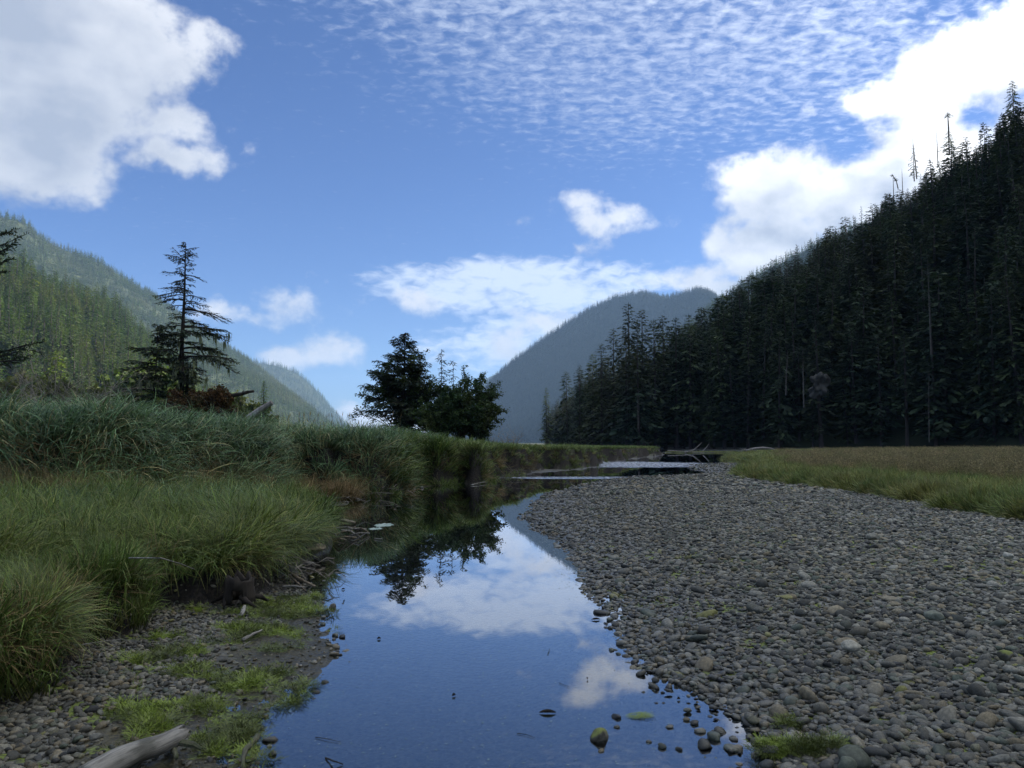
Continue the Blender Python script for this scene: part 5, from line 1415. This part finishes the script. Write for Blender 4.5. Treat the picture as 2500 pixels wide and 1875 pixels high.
# split plank
def chunk(name, label, pa, pb, w, t, mat, cat='driftwood', seed=1):
    a = Vector((*G(*pa), pa[2])); b = Vector((*G(*pb), pb[2])); d = b - a; L = d.length; rg = random.Random(seed); mb = MB(); n = 14
    for i in range(n + 1):
        s = i / n; ww = w * (.5 + .5 * math.sin(math.pi * (.15 + .7 * s))) * rg.uniform(.93, 1.07)
        for (yy, zz) in [(-1, -.4), (-1, .1), (-.5, .6), (0, .8), (.5, .65), (1, .2), (1, -.4)]:
            mb.v.append(Vector((s * L + rg.uniform(-.01, .01), yy * ww, zz * t * rg.uniform(.7, 1.3)))); mb.h.append(s)
    for i in range(n):
        for k in range(7): k2 = (k + 1) % 7; mb.f.append((i * 7 + k, i * 7 + k2, (i + 1) * 7 + k2, (i + 1) * 7 + k))
    mb.f.append(tuple(range(7))[::-1]); mb.f.append(tuple(n * 7 + k for k in range(7)))
    o = obj(name, mb.mesh(name, M[mat])); o.location = a; o.rotation_euler = (rg.uniform(-.5, -.2), -math.asin(d.z / L), math.atan2(d.y, d.x)); return tag(o, label, cat)


chunk('split_wood', 'tan split slab of driftwood leaning on the bank tip', (718, 1352, .10), (785, 1338, .12), .13, .09, 'drift_tan', seed=3)
chunk('split_wood', 'thin pale splinter under the split slab', (712, 1364, .04), (768, 1376, .03), .035, .02, 'drift', seed=4)
chunk('wood_block', 'small pale wood block standing on the mud below the stump', (590, 1500, .06), (597, 1480, .08), .022, .02, 'drift', seed=5)
GR = 'grey branches piled in the water off the terrace tip'
rg = random.Random(12)
labs = ['topmost grey branch of the pile in the water', 'curved branch at the left of the water pile', 'branch reaching furthest right from the water pile', 'thin branch lying low in the water pile', 'crossed branch in the middle of the water pile', 'knotted branch end on the right of the water pile', 'short branch near the bank side of the pile', 'pale branch along the front of the water pile', 'arched branch at the back of the water pile']
for k, (a0, b0, c0, d0) in enumerate([(830, 1300, 895, 1292), (815, 1308, 860, 1296), (850, 1310, 902, 1302), (812, 1318, 870, 1312), (835, 1294, 880, 1312), (868, 1290, 900, 1300), (806, 1300, 830, 1318), (812, 1322, 845, 1318), (822, 1290, 875, 1294)]):
    stick('water_branch', labs[k], [(a0, b0, .03), ((a0 + c0) / 2, (b0 + d0) / 2 - 5, .10), (c0, d0, .03)], .020, 'drift_tan' if k % 2 else 'drift', seed=30 + k, group=GR)
stick('driftwood_log', 'pale flat log in the dark inlet beyond the branch pile', [(790, 1266, .04), (825, 1268, .07), (866, 1277, .03)], .05, 'drift_tan', seed=50, cat='log')
stick('driftwood_twig', 'thin stick floating right of the branch pile', [(915, 1315, .01), (935, 1316, .02)], .012, 'drift', seed=51)
stick('driftwood_branch', 'forked branch lying in water under the far bank edge', [(1150, 1166, .15), (1170, 1172, .08), (1186, 1180, .02)], .035, 'drift_tan', seed=52)
stick('driftwood_branch', 'thin pale branch floating under the far bank edge', [(1150, 1184, .02), (1168, 1180, .05), (1186, 1176, .06)], .025, 'drift', seed=53)
# tangle of roots and twigs below the bank
mb = MB(); rg = random.Random(21)
for (cx, cyy, zz, rr_, nn_) in [(690, 1395, .12, .35, 60), (560, 1390, .25, .5, 30), (1130, 1160, .25, 1.2, 40), (1210, 1150, .25, 1.2, 30), (760, 1225, .25, .7, 30), (900, 1200, .2, 1.0, 20)]:
    c = Vector((*G(cx, cyy, zz), zz))
    for _ in range(nn_):
        p = c + Vector((rg.gauss(0, rr_), rg.gauss(0, rr_ * .4), rg.uniform(-.08, .12))); d = Vector((rg.gauss(0, 1), rg.gauss(0, 1), rg.gauss(0, .35))).normalized() * rr_ * rg.uniform(.3, .8)
        mb.tube([p, p + d * .5 + Vector((0, 0, .03)), p + d], [.008, .006, .003], 3, False)
tag(obj('root_tangle', mb.mesh('root_tangle', M['twig'])), 'tangled roots and fine twigs washed out below the grass banks', 'roots', None, 'stuff')
# stump
e = empty('old_stump', (*G(583, 1470, .08), .08), 'dark hollow stump fallen from the terrace onto the shore', 'stump')
mb = MB(); rg = random.Random(9); n1 = 18
for i, (z_, r_) in enumerate([(0, .125), (.06, .115), (.13, .11), (.19, .105), (.24, .10)]):
    for k in range(n1):
        an = 2 * math.pi * k / n1; j = 1 + .18 * mnoise.noise(Vector((math.cos(an) * 2, math.sin(an) * 2, z_ * 9))); hh = z_ + (rg.uniform(-.05, .05) if i == 4 else 0); mb.v.append(Vector((math.cos(an) * r_ * j, math.sin(an) * r_ * j, hh))); mb.h.append(0)
for i in range(4):
    for k in range(n1):
        if i < 2 and math.radians(250) < 2 * math.pi * k / n1 < math.radians(290): continue
        k2 = (k + 1) % n1; mb.f.append((i * n1 + k, i * n1 + k2, (i + 1) * n1 + k2, (i + 1) * n1 + k))
obj('shell', mb.mesh('shell', M['bark_dark'], True), e).modifiers.new('thick', 'SOLIDIFY').thickness = -.03
mb = MB()
for an, L in [(0.3, .28), (2.6, .3), (4.0, .2), (5.4, .26), (1.5, .2)]: mb.tube([(math.cos(an) * .08, math.sin(an) * .08, .06), (math.cos(an) * L * .7, math.sin(an) * L * .7, .04), (math.cos(an + .3) * L, math.sin(an + .3) * L, -.02)], [.035, .025, .01], 6)
obj('roots', mb.mesh('roots', M['bark_dark'], True), e)
# soil clods under the bank
for k, (px, py, w_, lb) in enumerate([(480, 1420, 60, 'dark soil clod under the terrace left of the stump'), (530, 1430, 46, 'small dark soil clod beside the stump'), (640, 1415, 50, 'brown soil clod right of the stump'), (430, 1432, 40, 'earth lump below the hanging straw'), (800, 1215, 90, 'low muddy hummock beside the inlet')]):
    lone(px, py, w_, lb, M['bark_dark'] if k < 4 else M['terrain'], z=.12 if k < 4 else .0, hfrac=.7 if k < 4 else .25, name='soil_clod', cat='soil clod')

# things afloat
def flat_patch(name, label, cat, px, py, w, h, mat, seed=1, lift=.006, n=24, th=.008):
    c = G(px, py); rx = w / 2 / F * c[1]; ry = h / 2 / (py - 1080) * c[1]; rg = random.Random(seed); mb = MB()
    top = [Vector((math.cos(6.283 * k / n) * rx * rg.uniform(.6, 1.1), math.sin(6.283 * k / n) * ry * rg.uniform(.6, 1.1), th)) for k in range(n)]; bot = [Vector((p.x, p.y, -.004)) for p in top]
    mb.v = top + bot; mb.h = [0] * (2 * n); mb.f.append(tuple(range(n)))
    for k in range(n): k2 = (k + 1) % n; mb.f.append((k2, k, n + k, n + k2))
    o = obj(name, mb.mesh(name, mat)); o.location = (c[0], c[1], lift); return tag(o, label, cat)


M['scum'] = material('pale_pond_foam', lambda nb: nb.mix(nb.ramp(nb.noise(nb.pos, 9, 4), .4, .6), (.16, .22, .18), (.34, .40, .34)), .7)
flat_patch('pale_foam', 'larger pale green foam patch floating on the dark reflection', 'foam', 938, 1282, 46, 10, M['scum'], 2, n=40, lift=0, th=.004)
flat_patch('pale_foam', 'narrow pale foam streak left of the larger patch', 'foam', 918, 1291, 34, 6, M['scum'], 3, n=40, lift=0, th=.004)
c = G(1556, 1750); n = 130; aa_ = rng.random(n) * 6.283; r_ = np.sqrt(rng.random(n)); x = c[0] + np.cos(aa_) * r_ * .075; y = c[1] + np.sin(aa_) * r_ * .05
me_ = MB(); rg = random.Random(6)
for i in range(n):
    p = Vector((x[i] - c[0], y[i] - c[1], .002)); d = Vector((1, .25 + rg.uniform(-.5, .5), rg.uniform(0, .3))).normalized(); me_.quadstrip([p, p + d * .02 + Vector((0, 0, .004)), p + d * .05], .0022, Vector((-d.y, d.x, 0)))
o = obj('floating_weed', me_.mesh('floating_weed', M['algae'])); o.location = (c[0], c[1], 0); tag(o, 'green weed tuft floating in the water near the mossy rock', 'weed')


def leaf(px, py, w, label, mat='leaf_rust', rz=0.0, asp=.3):
    c = G(px, py); L = w / F * c[1]; mb = MB(); n = 8
    for i in range(n + 1):
        s = i / n; ww = L * asp * math.sin(math.pi * min(max(s, .02), .98)) ** .8 * .5
        mb.v += [Vector(((s - .5) * L, -ww, .012 * math.sin(math.pi * s) + .004)), Vector(((s - .5) * L, 0, .002)), Vector(((s - .5) * L, ww, .012 * math.sin(math.pi * s) + .006))]; mb.h += [0] * 3
    for i in range(n):
        for k in range(2): a = i * 3 + k; mb.f.append((a, a + 3, a + 4, a + 1))
    o = obj('floating_leaf', mb.mesh('floating_leaf', M[mat])); o.location = (c[0], c[1], .003); o.rotation_euler.z = rz; return tag(o, label, 'leaf')


leaf(1337, 1742, 40, 'curled dark leaf floating near the bottom centre', 'bark_dark')
leaf(1455, 1514, 22, 'dark floating leaf on the bright cloud reflection', 'bark_dark', .1)
leaf(925, 1561, 10, 'small brown leaf floating off the mud point', 'bark_dark', .5)
leaf(782, 1433, 12, 'dark scrap floating beside the shore branches', 'bark_dark')
leaf(838, 1440, 9, 'tiny leaf floating right of the shore branches', 'bark_dark', .4)
leaf(1108, 1700, 12, 'small dark leaf floating in mid water', 'bark_dark', .9)
leaf(1434, 1660, 9, 'tiny dark leaf floating in blue water', 'bark_dark', 1.2)
leaf(1657, 1709, 8, 'tiny leaf floating close to the gravel shore', 'bark_dark', .2)
stick('floating_twig', 'thin twig floating near the bottom of the water', [(1262, 1790, .004), (1285, 1793, .006), (1306, 1801, .004)], .0022, 'bark_dark', seed=61, n=4, cat='twig')
stick('floating_twig', 'fine straw floating on the blue reflection', [(1365, 1667, .004), (1392, 1678, .006)], .0018, 'bark_dark', seed=62, n=4, cat='twig')
stick('floating_twig', 'twig floating in the lower left water', [(770, 1800, .004), (800, 1804, .008), (832, 1812, .004)], .0025, 'bark_dark', seed=63, n=4, cat='twig')
stick('floating_twig', 'dark branching twig at the bottom edge of the water', [(795, 1850, .004), (815, 1858, .02), (838, 1866, .004)], .005, 'bark_dark', seed=64, n=5, cat='twig')
stick('floating_twig', 'small sprig floating right of centre', [(1337, 1598, .004), (1342, 1584, .008)], .003, 'bark_dark', seed=65, n=4, cat='twig')
# fine specks of debris
mb = MB(); rg = random.Random(44)
for _ in range(420):
    px = rg.uniform(700, 1650); py = 1330 + 540 * rg.random(); c = G(px, py)
    if float(seg_dist(np.array([c[0]]), np.array([c[1]]), WPOLY, True)[0]) < .05: continue
    d = Vector((rg.gauss(0, 1), rg.gauss(0, .4), 0)).normalized(); mb.kite(Vector((*c, .003)), d, Vector((-d.y, d.x, 0)), rg.uniform(.006, .025), .003)
for _ in range(500):
    s = rg.random(); px = 1290 + 160 * s + rg.gauss(0, 30); py = 1230 + 200 * s + rg.gauss(0, 26); c = G(px, py)
    if float(seg_dist(np.array([c[0]]), np.array([c[1]]), WPOLY, True)[0]) < .0: continue
    d = Vector((rg.gauss(0, 1), rg.gauss(0, .4), 0)).normalized(); mb.kite(Vector((*c, .004)), d, Vector((-d.y, d.x, 0)), rg.uniform(.02, .05), .008)
tag(obj('floating_specks', mb.mesh('floating_specks', M['scum'])), 'fine specks and bubbles drifting on the still water', 'debris', None, 'stuff')

# sticks and log across the channel
def P3(px, py, Y): return P(px, py, Y)


for k, (a, b, r_, lb) in enumerate([((1690, 1101), (1714, 1080), .10, 'bare pole sticking up from the channel islet, left of two'), ((1716, 1101), (1731, 1084), .10, 'bare pole leaning right on the channel islet'), ((1672, 1106), (1700, 1096), .12, 'low pale stick lying across the channel islet'), ((1630, 1100), (1720, 1105), .09, 'long flat stick along the channel islet')]):
    p0 = P3(*a, 116); p1 = P3(*b, 116); p0.z = max(p0.z, .1); mb = MB(); mb.tube([Vector(), (p1 - p0) * .5 + Vector((.1, 0, .03)), p1 - p0], [r_ * .8, r_ * .6, r_ * .3], 5)
    o = obj('channel_stick', mb.mesh('channel_stick', M['bark_pale'])); o.location = p0; tag(o, lb, 'driftwood')
e = empty('fallen_log', P3(1820, 1103, 96), 'bleached fallen tree with roots at the forest edge behind the meadow', 'log')
mb = MB(); mb.tube([(0, 0, .1), (1.2, 0, .40), (2.2, 0, .50), (3.2, .1, .40), (4.2, .2, .05)], [.17, .15, .13, .11, .07], 9); obj('log_trunk', mb.mesh('log_trunk', M['bark_pale'], True), e)
mb = MB(); rg = random.Random(2)
for _ in range(14): mb.tube([(0, 0, .3), (rg.uniform(-.7, .1), rg.uniform(-.4, .4), rg.uniform(-.2, .6))], [.07, .02], 5)
obj('roots', mb.mesh('roots', M['bark_pale']), e)
